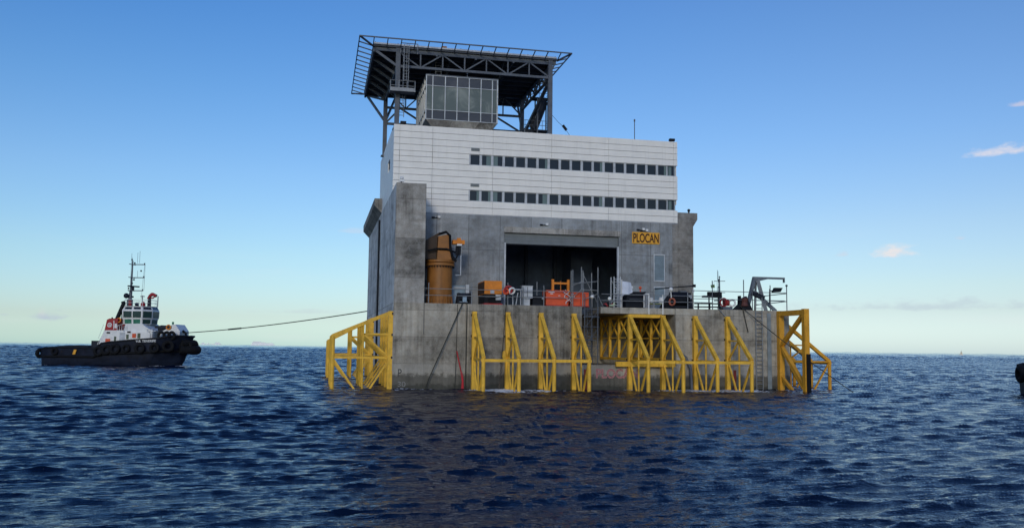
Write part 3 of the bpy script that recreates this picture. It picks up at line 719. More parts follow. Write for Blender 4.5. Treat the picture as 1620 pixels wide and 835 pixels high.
MB().tube((.6, 1.2, 20.1), (.6, 1.2, 20.6), .05, 6).tube((.4, 1.2, 20.1), (.6, 1.2, 20.5), .03, 5).build('stand', BLK, T)
MB().ball((.6, 1.2, 20.78), .2).cbox((.6, 1.2, 20.5), (.4, .3, .2)).build('head', WHT, T)

# ------------------------------------------------------------------ yellow fender racks
def fender_frame(rack, base, out, top=7.5, outer=2.95, reach=5.5, ymat=YEL, mid=True):
    """one trestle: base = wall point (x, y), out = unit outward direction"""
    B = Vector((base[0], base[1], 0)); o = Vector((out[0], out[1], 0)); sd_ = Vector((-out[1], out[0], 0))
    P = lambda s_, z: tuple(B+o*s_+Vector((0, 0, z)))
    m_ = MB()
    m_.beam(P(.24, -3), P(.24, top), .48, .44, up=sd_)
    m_.beam(P(.2, top-.12), P(reach+.02, outer), .34, .34, up=sd_)
    m_.tube(P(reach, outer+.05), P(reach, -3), .19, 10)
    fr = m_.build('frame', ymat, rack)
    zm = top-(top-outer)*(2.85/reach)
    zz = min(5.15, zm-.2)
    l = MB()
    l.beam(P(.4, zz), P(2.9, zz), .15); l.beam(P(.4, 2.85), P(reach-.15, 2.85), .18)
    l.tube(P(2.85, zm-.1), P(2.85, -3), .095, 8)
    l.beam(P(.4, 2.95), P(2.8, zz), .15)
    l.beam(P(.4, 2.6), P(2.7, -1.0), .17); l.beam(P(reach-.15, 2.6), P(3.0, -1.0), .17)
    l.build('bracing', ymat, fr)
    for z in (2.9, 5.1, 7.15): MB().beam(P(-.02, z), P(.16, z), .6, .22, up=(0, 0, 1)).build('clamp', RUSTY, fr)
    return fr
GR = 'yellow fender racks round the caisson'
T = thing('fender_rack', 'yellow rack of four trestles on the left half of the front wall', 'fender', (13, -3, 0), GR)
for x in (7.94, 11.33, 14.74, 18.19): fender_frame(T, (x, 0), (0, -1))
MB().beam((7.7, -5.5, 2.78), (18.4, -5.5, 2.78), .27, .27).build('rail', YEL, T)

T = thing('fender_rack', 'yellow rack with box frames reaching into the dock slot in the front wall', 'fender', (30, -3, 0), GR)
for x in (24.16, 27.77, 31.36, 35.02): fender_frame(T, (x, 0), (0, -1))
MB().beam((23.0, -5.5, 2.75), (35.2, -5.5, 2.75), .27, .27).build('rail', YEL, T)
for x in (24.16, 27.77):
    l = MB()
    l.beam((x, .1, 7.38), (x, 9.2, 7.38), .3, .3); l.beam((x, .1, 2.95), (x, 9.2, 2.95), .26, .26); l.beam((x, .3, 5.15), (x, 9.2, 5.15), .14)
    for y in (3.1, 6.1, 9.1): l.beam((x, y, 2.9), (x, y, 7.4), .26)
    for k in range(3):
        y = .2+k*3; l.beam((x, y, 5.15), (x, y+3, 7.3) if k % 2 == 0 else (x, y+3, 7.3), .15); l.beam((x, y, 7.3), (x, y+3, 5.15), .13)
        l.beam((x, y, 5.15), (x, y+3, 3.0), .15)
    l.build('box_frame', YEL, T)
l = MB(); l.beam((24.16, .15, 7.4), (27.77, .15, 7.4), .34, .34); l.beam((22.6, -.4, 2.45), (29.0, -.4, 2.45), .4, .5); l.beam((24.16, 9.1, 7.35), (27.77, 9.1, 7.35), .25)
l.build('cross_beam', YEL, T)

T = thing('fender_rack', 'yellow rack of four long trestles at the front of the left caisson side', 'fender', (-3, 6, 0), GR)
for y in (.35, 4.0, 7.7, 11.4): fender_frame(T, (0, y), (-1, 0), 7.4, 4.95, 5.7)
MB().beam((-5.7, .2, 4.75), (-5.7, 11.6, 4.75), .24).build('rail', YEL, T)
T = thing('fender_rack', 'yellow rack of long trestles far back on the left caisson side', 'fender', (-3, 36, 0), GR)
for y in (30.0, 33.7, 37.4, 41.2): fender_frame(T, (0, y), (-1, 0), 7.6, 4.6, 5.7)
MB().beam((-5.7, 29.8, 4.4), (-5.7, 41.4, 4.4), .24).build('rail', YEL, T)

T = thing('fender_rack', 'yellow rack of trestles on the right caisson side behind the square frame', 'fender', (45, 6, 0), GR)
for y in (1.1, 4.8, 8.5, 12.2): fender_frame(T, (42.3, y), (1, 0), 7.0, 2.85, 5.4, YELO)
MB().beam((47.7, .9, 2.7), (47.7, 12.4, 2.7), .26).build('rail', YELO, T)

T = thing('corner_fender', 'tall square orange-yellow frame with black rubbing strip at the right corner', 'fender', (41.1, -2.6, 0), GR)
f = MB(); X_ = 41.1
f.box(X_-.28, X_+.28, -.6, -.02, -3, 8.2); f.build('inner_post', YELO, T)
f = MB(); f.box(X_-.28, X_+.28, -5.6, -5.05, -3, 8.25); f.build('outer_post', YELO, T)
f = MB(); f.box(X_-.26, X_+.26, -5.05, -.6, 7.65, 8.18); f.build('top_beam', YELO, T)
f = MB(); f.beam((X_, -.5, 4.5), (X_, -5.1, 7.8), .36, .4, up=(1, 0, 0)); f.beam((X_, -.5, 4.4), (X_, -5.1, .3), .36, .4, up=(1, 0, 0)); f.beam((X_, -.5, 1.2), (X_, -5, -1.6), .3, .3); f.build('diagonal', YELO, T)
MB().box(X_-.14, X_+.3, -5.72, -5.6, -2, 3.7).build('rubbing_strip', BLACK, T)

# ------------------------------------------------------------------ ladders, ropes and chains on the front
T = thing('boarding_ladder', 'long light grey ladder hanging down the right part of the front wall', 'ladder', (38.6, -.3, 0))
ladder('stile', 38.65, -.28, -1.0, 9.6, .74, STEELL, T, r=.05, step=.42)
T = thing('scaffold_stair', 'dark tube scaffold with ladders standing in the dock slot', 'scaffold', (20.2, 2, 2.34))
s_ = MB()
for x in (19.5, 20.9):
    for y in (.3, 2.2): s_.tube((x, y, 2.34), (x, y, 9.6 if y < 1 else 8.4), .05, 6)
s_.build('upright', STEEL, T)
s_ = MB()
for z in (3.2, 4.2, 5.2, 6.2, 7.2, 8.0): s_.tube((19.3, .3, z), (21.1, .3, z), .035, 5); s_.tube((19.5, .3, z), (19.5, 2.2, z), .035, 5); s_.tube((20.9, .3, z), (20.9, 2.2, z), .035, 5)
for z in (2.5, 4.3, 6.1): s_.tube((19.5, .3, z), (20.9, .3, z+1.7), .03, 5)
s_.build('cross_tube', STEEL, T)
MB().box(19.5, 20.9, .4, 2.1, 7.3, 7.36).box(19.5, 20.9, .4, 2.1, 4.8, 4.86).build('platform', STEEL, T)
ladder('ladder', 20.2, 1.0, 2.4, 8.6, .45, STEEL, T)

def rope(name, lab, pts, r, m, cat='rope', group=None):
    o = MB().path(pts, r, 6).build(name, m); return tag(o, lab, cat, group)
def sag(p, q, s_, n=16):
    p = Vector(p); q = Vector(q); return [p.lerp(q, k/n)-Vector((0, 0, s_*4*(k/n)*(1-k/n))) for k in range(n+1)]
rope('mooring_rope', 'dark rope slanting from the deck winch down across the left front wall', [(6.75, -.12, 8.35), (6.6, -.3, 8.0), (3.5, -.5, .9), (3.0, -.5, -.8)], .05, ROPE)
rope('mooring_rope', 'two dark hanging lines dropping straight from the deck winch to the water', [(7.15, -.1, 8.4), (7.2, -.15, 8.1), (7.15, -.2, -.5)], .05, ROPE)
rope('red_rope', 'red rope with forked tail hanging at the water below the winch', [(6.25, -.12, 3.6), (6.7, -.18, 1.6), (6.85, -.2, .6), (6.9, -.2, -.6)], .06, ROPER)
MB().path([(6.25, -.12, 8.2), (6.22, -.12, 3.6), (6.12, -.12, -.3)], .03, 5).build('hanging_line', ROPE, bpy.data.objects['red_rope'])
MB().prism([(6.68, -.5), (7.0, -.5), (6.95, .7), (6.86, 1.6), (6.8, .7)], 1, -.26, -.2).build('tail', ROPER, bpy.data.objects['red_rope'])
rope('thin_line', 'thin dark line dropping from the lifebuoy bundle between the yellow trestles', [(11.2, -.08, 9.1), (11.15, -.12, 8.1), (10.75, -.3, 3.0), (10.6, -.3, 2.4)], .03, ROPE)
# fender chain hanging at the second trestle
T = thing('mooring_chain', 'rusty chain hanging from the second yellow trestle to the water', 'chain', (11, -.5, 0))
c_ = MB()
for k in range(20):
    z = 2.9-k*.17; c_.torus((10.75-.015*k, -.45, z), (1, 0, 0) if k % 2 else (0, 1, 0), .085, .032, 10, 5)
c_.build('link', mat('rusty chain', (.10, .085, .07), .8, rust=.6), T)
MB().lathe([(.16, -.2), (.24, 0), (.2, .5), (.1, .65)], (11.0, -.45, 3.05), 10).build('bollard_end', YEL, T)
rope('corner_mooring_line', 'long dark mooring line from the roller fairlead down past the right corner frame', sag((36.7, .2, 8.7), (46.2, -6.0, -.3), .25), .042, ROPE)
for lab, q, r_ in (('short grey line hanging from the fairlead to the right of the trestle', (37.4, -.2, 5.9), .05), ('pale line slanting from the deck edge left of the fairlead', (36.2, -.25, 6.2), .06)):
    rope('hanging_rope', lab, [(36.9 if r_ < .06 else 34.0, -.05, 8.4), q], r_, STEELL if r_ > .05 else ROPE)
rope('hanging_hose', 'thick dark hose curving down between the right trestles', [(29.6, -.3, 3.6), (30.2, -.5, 3.2), (30.7, -.6, 2.0), (30.8, -.6, -.5)], .16, STEEL, 'hose')

# ------------------------------------------------------------------ railings along the deck edge
def railing(lab, pts, posts, zr=(9.25, 10.0), m=STEELL, ztop=10.3):
    T = thing('deck_railing', lab, 'railing', (*pts[0], 8.25), 'scaffold tube railings on the deck edge')
    for z in zr: MB().path([(*p, z) for p in pts], .034, 6).build('rail', m, T)
    for (x, y, zt) in posts: MB().tube((x, y, 8.25), (x, y, zt), .05, 6).build('post', m, T)
    return T
railing('tube railing in front of the ochre crane at the left deck edge', [(2.98, .15), (8.0, .15), (11.9, .15)], [(3.4, .2, 10.3), (7.7, .2, 10.4), (11.4, .2, 10.5)], (9.05, 9.7))
railing('tube railing before the dark doorway beside the grey cabinet', [(11.9, .2), (19.0, .2)], [(13.0, .25, 10.1), (15.15, .25, 10.3), (18.2, .25, 12.0)], (9.1, 9.75))
railing('tube railing before the black winches right of the doorway', [(21.3, .35), (29.4, .2), (33.5, .2)], [(23.2, .3, 10.0), (27.0, .3, 9.8), (30.8, .3, 10.0)], (8.95, 9.6))
railing('railing with tall posts on the open deck right of the hangar', [(31.2, .3), (42.0, .3)], [(33.6, .3, 11.3), (37.2, .3, 11.5), (38.2, .3, 10.6)], (9.35, 10.2), STEEL)
T = railing('outrigger railing with far corner post at the right deck corner', [(40.3, .3), (42.25, .3)], [(40.3, .3, 11.0), (42.25, .3, 10.9)], (9.3, 10.2), STEEL)
MB().path([(40.2, 3.5, 9.9), (42.25, .3, 10.15)], .045, 6).build('brace', STEEL, T); MB().path([(40.2, 3.5, 9.0), (42.25, .3, 9.3)], .045, 6).build('brace', STEEL, T)
MB().ball((42.25, .3, 11.0), .13).build('post_cap', STEEL, T)

# ------------------------------------------------------------------ deck equipment
# pedestal crane
T = thing('pedestal_crane', 'ochre pedestal crane with folded dark boom beside the corner pillar', 'crane', (4.8, 2.7, 8.25))
MB().lathe([(1.28, 0), (1.28, 3.95)], (4.8, 2.7, 8.25), 40).build('pedestal', ORA, T)
fi = MB()
for k in range(22):
    t_ = 2*math.pi*k/22; c0 = (4.8+1.36*math.cos(t_), 2.7+1.36*math.sin(t_))
    fi.beam((c0[0], c0[1], 8.26), (4.8+1.29*math.cos(t_), 2.7+1.29*math.sin(t_), 9.1), .06, .14)
fi.build('base_rib', ORA, T)
MB().lathe([(1.3, 0), (1.5, .05), (1.5, .3), (1.35, .34), (1.5, .4), (1.5, .62), (1.3, .66)], (4.8, 2.7, 12.1), 40).build('slew_ring', ORA, T)
bo = MB()
for k in range(30):
    t_ = 2*math.pi*k/30; bo.cbox((4.8+1.42*math.cos(t_), 2.7+1.42*math.sin(t_), 12.05), (.1, .1, .14))
bo.build('bolt', BLK, T)
MB().add([(4.35, 1.5, 12.75), (6.05, 1.5, 12.75), (6.05, 3.9, 12.75), (4.35, 3.9, 12.75), (4.45, 1.6, 15.1), (5.55, 1.6, 15.35), (5.55, 3.6, 15.35), (4.45, 3.6, 15.1)],
         [(0, 3, 2, 1), (4, 5, 6, 7), (0, 1, 5, 4), (1, 2, 6, 5), (2, 3, 7, 6), (3, 0, 4, 7)]).build('column', ORA, T)
MB().prism([(3.2, 12.8), (4.32, 12.8), (4.42, 15.25), (4.9, 15.5), (4.6, 15.55), (3.2, 14.7)], 1, 1.9, 3.7).build('boom', mat('dark ochre', (.045, .028, .018), .6), T)
bm_ = MB(); bm_.path([(4.5, 1.5, 15.3), (5.2, 1.45, 15.55), (5.6, 1.45, 15.2), (5.65, 1.45, 14.0), (5.9, 1.4, 12.9), (6.3, 1.4, 12.6)], .13, 8)
bm_.path([(3.4, 1.45, 13.6), (4.3, 1.4, 13.8), (5.3, 1.35, 13.8), (6.2, 1.4, 13.5)], .1, 8); bm_.path([(6.4, 1.4, 14.3), (6.5, 1.4, 13.4), (6.2, 1.4, 12.8), (5.8, 1.4, 13.2)], .1, 8)
bm_.build('hose', BLACK, T)
MB().box(5.9, 7.1, 1.3, 2.2, 14.35, 14.75).box(6.3, 6.7, 1.2, 1.4, 14.3, 14.95).build('control_platform', ORB, T)
MB().cbox((6.55, 1.25, 14.25), (.5, .2, .18)).build('lamp', WHT, T)
MB().tube((6.75, 1.4, 14.3), (6.75, 1.4, 11.2), .05, 6).tube((6.75, 1.4, 11.2), (6.2, 1.4, 11.2), .04, 5).tube((6.75, 1.4, 14.8), (6.75, 1.4, 15.1), .04, 5).build('pipe', LGREY, T)
MB().cbox((6.5, 1.6, 13.7), (.5, .5, .9)).build('valve_block', BLK, T)

T = thing('blue_cabinet', 'pale blue switch cabinet behind the railing right of the crane', 'cabinet', (6.8, 4.2, 8.25))
MB().box(6.1, 7.9, 3.9, 4.7, 8.3, 10.35).build('body', BLUEG, T); MB().box(6.15, 7.85, 3.87, 3.9, 10.0, 10.2).build('trim', LGREY, T)
MB().box(7.6, 7.95, 3.2, 3.5, 8.3, 10.4).build('side_post', LGREY, T)

def winch(lab, c, w=1.3, m=BLK, hand=True):
    x, y = c; T = thing('mooring_winch', lab, 'winch', (x, y, 8.25), 'black mooring winches on the deck')
    for sx in (-1, 1): MB().prism([(x+sx*w/2-.12, 8.25), (x+sx*w/2+.12, 8.25), (x+sx*w/2+.1-sx*.12, 9.35), (x+sx*w/2-.1-sx*.12, 9.35)], 1, y-.55, y+.55).build('side_frame', m, T)
    d_ = MB(); o = len(d_.v); d_.path([(x-w/2, y, 8.95), (x+w/2, y, 8.95)], .42, 14); d_.build('drum', STEELD, T)
    MB().box(x-w/2, x+w/2, y-.6, y+.6, 8.26, 8.42).build('bed', m, T)
    MB().box(x-.2, x+.2, y-.62, y-.5, 8.45, 8.95).build('plate', BLUEG, T)
    return T
winch('black mooring winch above the dark ropes near the crane', (7.0, .75))

T = thing('orange_generator', 'orange box with dark machinery in its open front left of the doorway', 'generator', (10, 2.8, 8.25))
MB().box(9.15, 10.95, 1.0, 4.8, 9.35, 10.7).build('hood', ORB, T)
MB().box(9.2, 10.9, 1.05, 4.75, 8.4, 9.35).build('engine', BLK, T)
MB().box(9.1, 11.0, .95, 4.85, 8.26, 8.42).build('skid', REDD, T)
MB().box(10.3, 10.85, .9, 1.04, 8.75, 9.3).build('control_panel', LGREY, T); MB().box(9.75, 10.15, .93, 1.0, 9.4, 9.75).build('door', LGREY, T)
MB().box(9.14, 9.16, 1.1, 4.7, 9.4, 10.6).build('side_panel', mat('brown panel', (.07, .035, .02), .7), T)
h_ = MB(); h_.tube((9.7, .9, 8.9), (10.9, .9, 9.15), .06); h_.cbox((9.9, .9, 8.7), (.7, .2, .4)); h_.build('hose', BLACK, T)

T = thing('lifebuoy_bundle', 'bundle of red and white lifebuoys tied to the railing left of the doorway', 'lifebuoy', (11.5, 0, 9.4))
MB().torus((11.4, .0, 9.75), (.2, 1, .1), .34, .13, 18, 8).build('ring', REDD, T)
MB().torus((11.75, -.05, 9.65), (-.3, 1, .4), .30, .10, 18, 8).build('ring', WHT, T)
MB().torus((11.15, -.02, 9.6), (.5, 1, -.3), .26, .10, 18, 8).build('ring', RED, T)

T = thing('grey_cabinet', 'light grey electrical cabinet standing before the doorway', 'cabinet', (13.6, .8, 8.25))
MB().box(13.0, 14.05, .6, 1.3, 9.0, 10.2).box(13.1, 13.8, .7, 1.3, 8.26, 9.0).build('body', LGREY, T)
MB().box(13.0, 14.05, .57, .6, 9.55, 9.6).box(13.5, 13.54, .57, .6, 9.05, 10.15).build('door_gap', STEELD, T)
MB().box(12.95, 14.1, .55, 1.35, 10.2, 10.26).build('lid', LGREY, T)
T = thing('dark_compressor', 'low black machine between grey cabinet and red containers', 'machine', (14.7, 1.2, 8.25))
MB().box(14.1, 15.2, .7, 2.0, 8.35, 9.3).build('body', BLK, T); MB().box(14.05, 15.25, .65, 2.05, 8.26, 8.36).build('skid', STEELD, T); MB().ball((15.15, .6, 9.0), .12).build('lamp', WHT, T)
T = thing('tube_trestle', 'small pale tube trestle leaning beside the grey cabinet', 'trestle', (12.4, .6, 8.25))
MB().tube((12.0, .5, 8.25), (11.95, .5, 9.6), .05).tube((12.3, .5, 8.25), (12.5, .5, 9.5), .05).tube((12.8, .5, 8.25), (12.8, .6, 9.9), .05).build('leg', LGREY, T)
MB().tube((11.95, .5, 9.85), (12.9, .55, 9.85), .06).build('bar', LGREY, T)

GC = 'red containers before the doorway'
T = thing('red_container', 'larger red-orange tool container with small white marking before the doorway', 'container', (16.4, 1.2, 8.25), GC)
MB().box(15.5, 17.75, .55, 2.2, 8.36, 9.85).build('body', RED, T); MB().box(15.45, 17.8, .5, 2.25, 8.26, 8.36).build('skid', REDD, T)
rb = MB(); [rb.box(15.45+q, 15.53+q, .52, .55, 8.4, 9.8) for q in (0, 2.28)]; rb.box(15.45, 17.8, .52, .55, 9.78, 9.88); rb.build('edge_rib', RED, T)
MB().box(15.7, 16.35, .53, .55, 9.62, 9.72).box(15.9, 16.2, .53, .55, 9.48, 9.55).box(16.75, 16.95, .53, .55, 9.3, 9.36).build('marking', WHT, T)
T = thing('red_container', 'smaller red-orange container seen through the scaffold tubes', 'container', (19, 1.4, 8.25), GC)
MB().box(18.15, 20.1, .9, 2.2, 8.36, 9.75).build('body', RED, T); MB().box(18.1, 20.15, .85, 2.25, 8.26, 8.36).build('skid', REDD, T)
MB().box(18.2, 18.5, .88, .9, 9.5, 9.58).box(18.2, 18.6, .88, .9, 9.25, 9.33).build('marking', WHT, T)
MB().box(19.2, 19.24, .88, .9, 8.4, 9.7).box(19.24, 20.06, .88, .9, 9.6, 9.64).build('door_gap', REDD, T)
T = thing('lifting_frame', 'orange lifting frame standing on the larger red container', 'frame', (17, 1.5, 9.86))
for x in (16.35, 18.0): MB().box(x-.12, x+.12, 1.2, 1.45, 9.86 if x < 17 else 9.3, 11.05).build('post', ORB, T)
MB().box(16.47, 17.88, 1.22, 1.43, 10.55, 10.75).build('beam', ORB, T); MB().tube((17.2, 1.3, 9.86), (17.2, 1.3, 10.9), .04).build('rod', ORB, T)
T = thing('coiled_hose', 'tangle of pink and white hose hanging over the red container front', 'hose', (17.6, .3, 8.25))
for k in range(5):
    a0 = rnd.uniform(0, 6); MB().path([(17.55+.35*math.sin(a0+q*1.1)+.05*q, .4+.03*k, 9.75-.21*q+.05*k) for q in range(7)], .035, 5).build('loop', (WHT, ROPER)[k % 2], T)

# tube scaffold in front of the doorway
T = thing('tube_scaffold', 'tall tube scaffold with diagonal braces before the right half of the doorway', 'scaffold', (20, 1, 8.25))
for (x, y, z0, z1) in ((18.05, .35, 8.25, 11.9), (19.35, .5, 8.25, 12.0), (20.0, 3.2, 8.25, 12.6), (20.3, 3.4, 8.25, 12.0), (20.95, .45, 3.0, 12.35), (15.2, 3.4, 8.25, 10.9), (21.2, 3.4, 8.25, 12.0)):
    MB().tube((x, y, z0), (x, y, z1), .055, 6).build('upright', STEELL, T)
s_ = MB()
for p, q in (((18.05, .35, 10.55), (20.95, .45, 10.9)), ((19.35, .5, 10.0), (20.95, .45, 9.95)), ((19.35, .5, 11.6), (20.9, .45, 8.7)), ((18.05, .35, 10.3), (19.4, .5, 10.9)), ((19.35, .5, 10.9), (20.3, 3.3, 10.5)), ((19.4, .5, 9.0), (20.95, .45, 9.6)), ((18.1, .4, 9.1), (19.3, .5, 10.1)), ((20.95, .45, 9.5), (21.5, .4, 8.3))):
    s_.tube(p, q, .04, 6)
s_.build('cross_tube', STEELL, T)
T = thing('round_float', 'round white float at the end of the red containers', 'float', (20.35, .5, 9.2)); MB().ball((20.35, .5, 9.3), .2).build('ball', WHT, T); MB().tube((20.35, .5, 8.25), (20.35, .5, 9.15), .03, 5).build('stick', STEELL, T)
T = thing('round_float', 'round white float above dark clutter left of the scaffold ladder', 'float', (22.3, .7, 9.0)); MB().ball((22.3, .7, 9.15), .2).build('ball', WHT, T); MB().tube((22.3, .7, 8.25), (22.3, .7, 9.0), .03, 5).build('stick', STEELL, T)
T = thing('gear_pile', 'heap of dark bags with pale green net left of the scaffold ladder', 'gear', (22.3, 1, 8.25))
for k in range(6): MB().ball((21.8+k*.22, .9+.1*(k % 2), 8.4+.1*(k % 3)), .24+.05*(k % 2), 8, 6, (1.2, 1, .8)).build('bag', (BLK, REDD, BLK)[k % 3], T)
MB().ball((22.5, .6, 8.45), .2, 8, 6, (1.5, 1, .6)).ball((22.75, .62, 8.6), .13, 8, 6).build('net', mat('pale green net', (.35, .42, .3), .9), T)

T = thing('scaffold_ladder', 'white scaffold ladder tower right of the doorway', 'scaffold', (23.1, 1, 8.25))
for x, y in ((22.75, .6), (23.45, .6), (22.75, 1.6), (23.45, 1.6)): MB().tube((x, y, 8.25), (x, y, 11.45), .06, 6).build('upright', LGREY, T)
for k in range(10): MB().tube((22.75, .6, 8.5+k*.3), (23.45, .6, 8.5+k*.3), .04, 5).build('rung', LGREY, T)
MB().path([(22.75, 1.6, 8.6), (23.45, 1.6, 10.1), (22.75, 1.6, 11.2)], .035, 5).build('brace', LGREY, T)

T = thing('pale_flag', 'pale blue-white flag hanging from a pole beside the scaffold ladder', 'flag', (24, .9, 8.25))
MB().tube((23.7, .9, 8.3), (23.7, .9, 11.2), .05, 6).build('pole', WHT, T)
vs = []; fs = []
for i_ in range(8):
    for j_ in range(8):
        u_, w_ = i_/7, j_/7; vs.append((23.73+1.0*u_+.25*w_*u_, .9+.1*math.sin(u_*7+w_*2), 11.05-.15*u_+w_*(-1.5+.35*u_)))
for i_ in range(7):
    for j_ in range(7): fs.append((i_*8+j_, (i_+1)*8+j_, (i_+1)*8+j_+1, i_*8+j_+1))
MB().add(vs, fs).build('cloth', CLOTH, T)

T = thing('curved_winch_hood', 'black winch hood with curved back right of the pale flag', 'winch', (25.1, 1.4, 8.25))
arc = [(24.1, 8.3)]+[(25.0-.9*math.cos(t_), 8.9+.95*math.sin(t_)) for t_ in np.linspace(0, math.pi/2, 8)]+[(26.25, 9.85), (26.25, 8.3)]
MB().prism(arc, 1, .8, 2.4).build('hood', BLK, T); MB().box(24.9, 26.3, .7, 2.5, 9.86, 9.96).build('lid', STEELD, T); MB().box(24.5, 26.2, .78, .8, 9.15, 9.2).build('rail', STEEL, T)
for x in (24.9, 25.85): MB().tube((x, 1.2, 9.96), (x, 1.2, 10.3), .06, 6).ball((x, 1.2, 10.4), .17, 8, 6).build('lamp', RED if x > 25 else WHT, T)

T = thing('white_gate', 'white tube gate at the deck edge above the yellow box frame', 'gate', (27, .3, 8.25))
for x in (26.45, 28.0): MB().tube((x, .28, 7.6), (x, .28, 9.7), .065, 6).build('post', WHT, T)
MB().path([(25.95, .35, 8.3), (25.95, .35, 9.65), (26.45, .3, 9.7)], .06, 6).tube((26.45, .28, 9.0), (28.0, .28, 9.05), .045).build('rail', WHT, T)
T = thing('white_drum', 'white plastic drum on a small yellow-green table by the louvred door', 'drum', (28.7, 2.2, 8.25))
MB().box(27.2, 29.2, 1.9, 2.6, 8.75, 8.85).build('table', mat('olive paint', (.22, .24, .08), .7), T)
for x in (27.3, 29.0): MB().tube((x, 2.2, 8.25), (x, 2.2, 8.75), .05).build('leg', STEEL, T)
MB().lathe([(.26, 0), (.28, .3), (.26, .62), (.15, .68)], (28.6, 2.2, 8.85), 14).build('drum', WHT, T); MB().lathe([(.2, 0), (.22, .4), (.1, .5)], (27.5, 2.2, 8.95), 12).build('can', WHT, T)

T = thing('black_winch', 'large black winch drum with grey frame below the louvred door', 'winch', (30.3, 1.5, 8.25), 'black mooring winches on the deck')
MB().path([(29.4, 1.5, 9.35), (31.3, 1.5, 9.35)], .75, 18).build('drum', BLK, T); MB().box(28.6, 31.4, .8, 2.3, 8.26, 8.6).build('bed', BLK, T)
MB().prism([(28.2, 8.26), (29.3, 8.26), (29.4, 9.9), (29.1, 9.6)], 1, 1.0, 2.0).build('side_frame', BLK, T); MB().prism([(31.2, 8.26), (31.7, 8.26), (31.5, 10.0), (31.3, 10.0)], 1, 1.0, 2.0).build('brake_arm', STEELD, T)
MB().cbox((31.3, .85, 9.55), (.35, .15, .4)).build('plate', LGREY, T); MB().box(30.3, 31.0, 1.1, 1.7, 10.05, 10.2).build('cover', STEEL, T)
T = thing('deck_lifebuoy', 'orange lifebuoy hanging on the railing before the black winch', 'lifebuoy', (28.9, .1, 8.4))
MB().torus((28.95, .08, 8.95), (1, .62, 0), .34, .1, 22, 8).build('ring', mat('orange ring', (.33, .10, .06), .6), T)
MB().tube((28.9, .15, 9.3), (28.85, .2, 10.2), .05).ball((28.85, .15, 10.25), .22).build('light', WHT, T)
T = thing('boom_rod', 'thin dark boom rod with hanging block crossing before the louvred door', 'boom', (30, .9, 10))
MB().tube((27.3, .9, 10.3), (31.9, .9, 10.75), .06, 6).build('rod', BLK, T); MB().cbox((31.8, .9, 10.75), (.3, .2, .3)).build('head', BLK, T); MB().tube((31.7, .9, 10.6), (31.7, .9, 10.3), .03).cbox((31.7, .9, 10.2), (.16, .16, .3)).build('block', WHT, T)
MB().tube((27.3, .9, 8.25), (27.3, .9, 10.35), .06).build('post', STEELL, T)

T = thing('low_barrier', 'low black barrier frame at the deck edge by the hangar corner', 'barrier', (32.8, .5, 8.25))
for z in (8.5, 8.85): MB().beam((31.6, .45, z), (34.6, .45, z+.03), .1, .13).build('bar', BLK, T)
for x in (32.0, 33.3, 34.4): MB().box(x, x+.12, .42, .54, 8.25, 8.9).build('foot', BLK, T)
T = thing('spotlight_stand', 'black gangway light bar on a table-like stand right of the hangar corner', 'light', (34, 2, 8.25))
for x in (33.9, 35.0): MB().tube((x, 1.8, 8.25), (x, 1.8, 9.6), .08).build('leg', STEELD, T)
MB().box(33.2, 35.3, 1.5, 2.1, 9.6, 9.8).build('shelf', STEELD, T)
for x in (33.9, 34.5, 35.0): MB().cbox((x, 1.6, 10.0), (.45, .4, .4)).build('lamp', BLK, T)
T = thing('hose_reel', 'red and white hose reel on the deck edge left of the roller fairlead', 'reel', (35.1, .8, 8.25))
MB().path([(35.1, .7, 9.0), (35.6, .7, 9.05)], .36, 14).build('drum', mat('reel red', (.22, .03, .03), .6), T)
MB().torus((35.05, .65, 9.05), (1, .6, 0), .42, .09, 16, 6).build('flange', REDD, T); MB().torus((36.0, .6, 9.0), (.6, 1, 0), .33, .1, 16, 6).build('hose', WHT, T)
MB().box(34.9, 36.0, .5, 1.0, 8.26, 8.6).tube((35.2, .7, 8.6), (35.2, .7, 9.1), .07).build('stand', STEEL, T)
T = thing('roller_fairlead', 'black roller fairlead with two horns holding the mooring line', 'fairlead', (37.0, .7, 8.25))
MB().prism([(36.1, 8.26), (37.3, 8.26), (37.05, 8.9), (37.0, 9.8), (36.85, 9.8), (36.8, 8.9)], 1, .5, 1.0).build('horn', BLK, T)
MB().prism([(37.0, 8.26), (38.2, 8.26), (37.7, 9.3), (37.5, 9.75), (37.2, 9.5)], 1, .2, .9).build('horn', BLK, T)
MB().lathe([(.25, 0), (.42, .1), (.3, .5), (.42, .9), (.25, 1.0)], (37.35, .4, 8.6), 12).build('roller', mat('rusty roller', (.09, .035, .03), .7, rust=.5), T)

T = thing('davit', 'grey steel A-frame davit with horizontal arm on the right deck corner', 'davit', (39.5, 1.2, 8.25))
gd = mat('davit grey', (.13, .155, .18), .5, var=.15)
top_ = (39.2, 1.3, 11.65)
MB().beam((37.9, 1.0, 8.25), (38.9, 1.25, 11.6), .3, .36).build('leg', gd, T)
MB().beam((40.1, .9, 8.25), (39.35, 1.25, 11.6), .32, .4).build('leg', gd, T)
MB().beam((41.3, 1.0, 8.25), (38.95, 1.3, 10.35), .28, .34).build('stay', gd, T)
MB().beam((38.4, 2.2, 8.25), (39.1, 1.4, 11.5), .24, .28).build('leg', gd, T); MB().beam((39.6, 2.4, 8.25), (39.2, 1.4, 11.5), .22, .26).build('leg', gd, T)
MB().beam((38.5, .95, 10.2), (39.9, 1.0, 9.6), .4, .45).build('winch_box', STEELD, T)
MB().prism([(38.75, 11.55), (39.55, 11.5), (40.6, 11.75), (42.55, 11.75), (42.55, 11.95), (38.85, 11.95)], 1, 1.15, 1.5).build('arm', gd, T)
MB().box(42.45, 42.58, 1.2, 1.45, 11.4, 11.76).build('arm_end', gd, T)
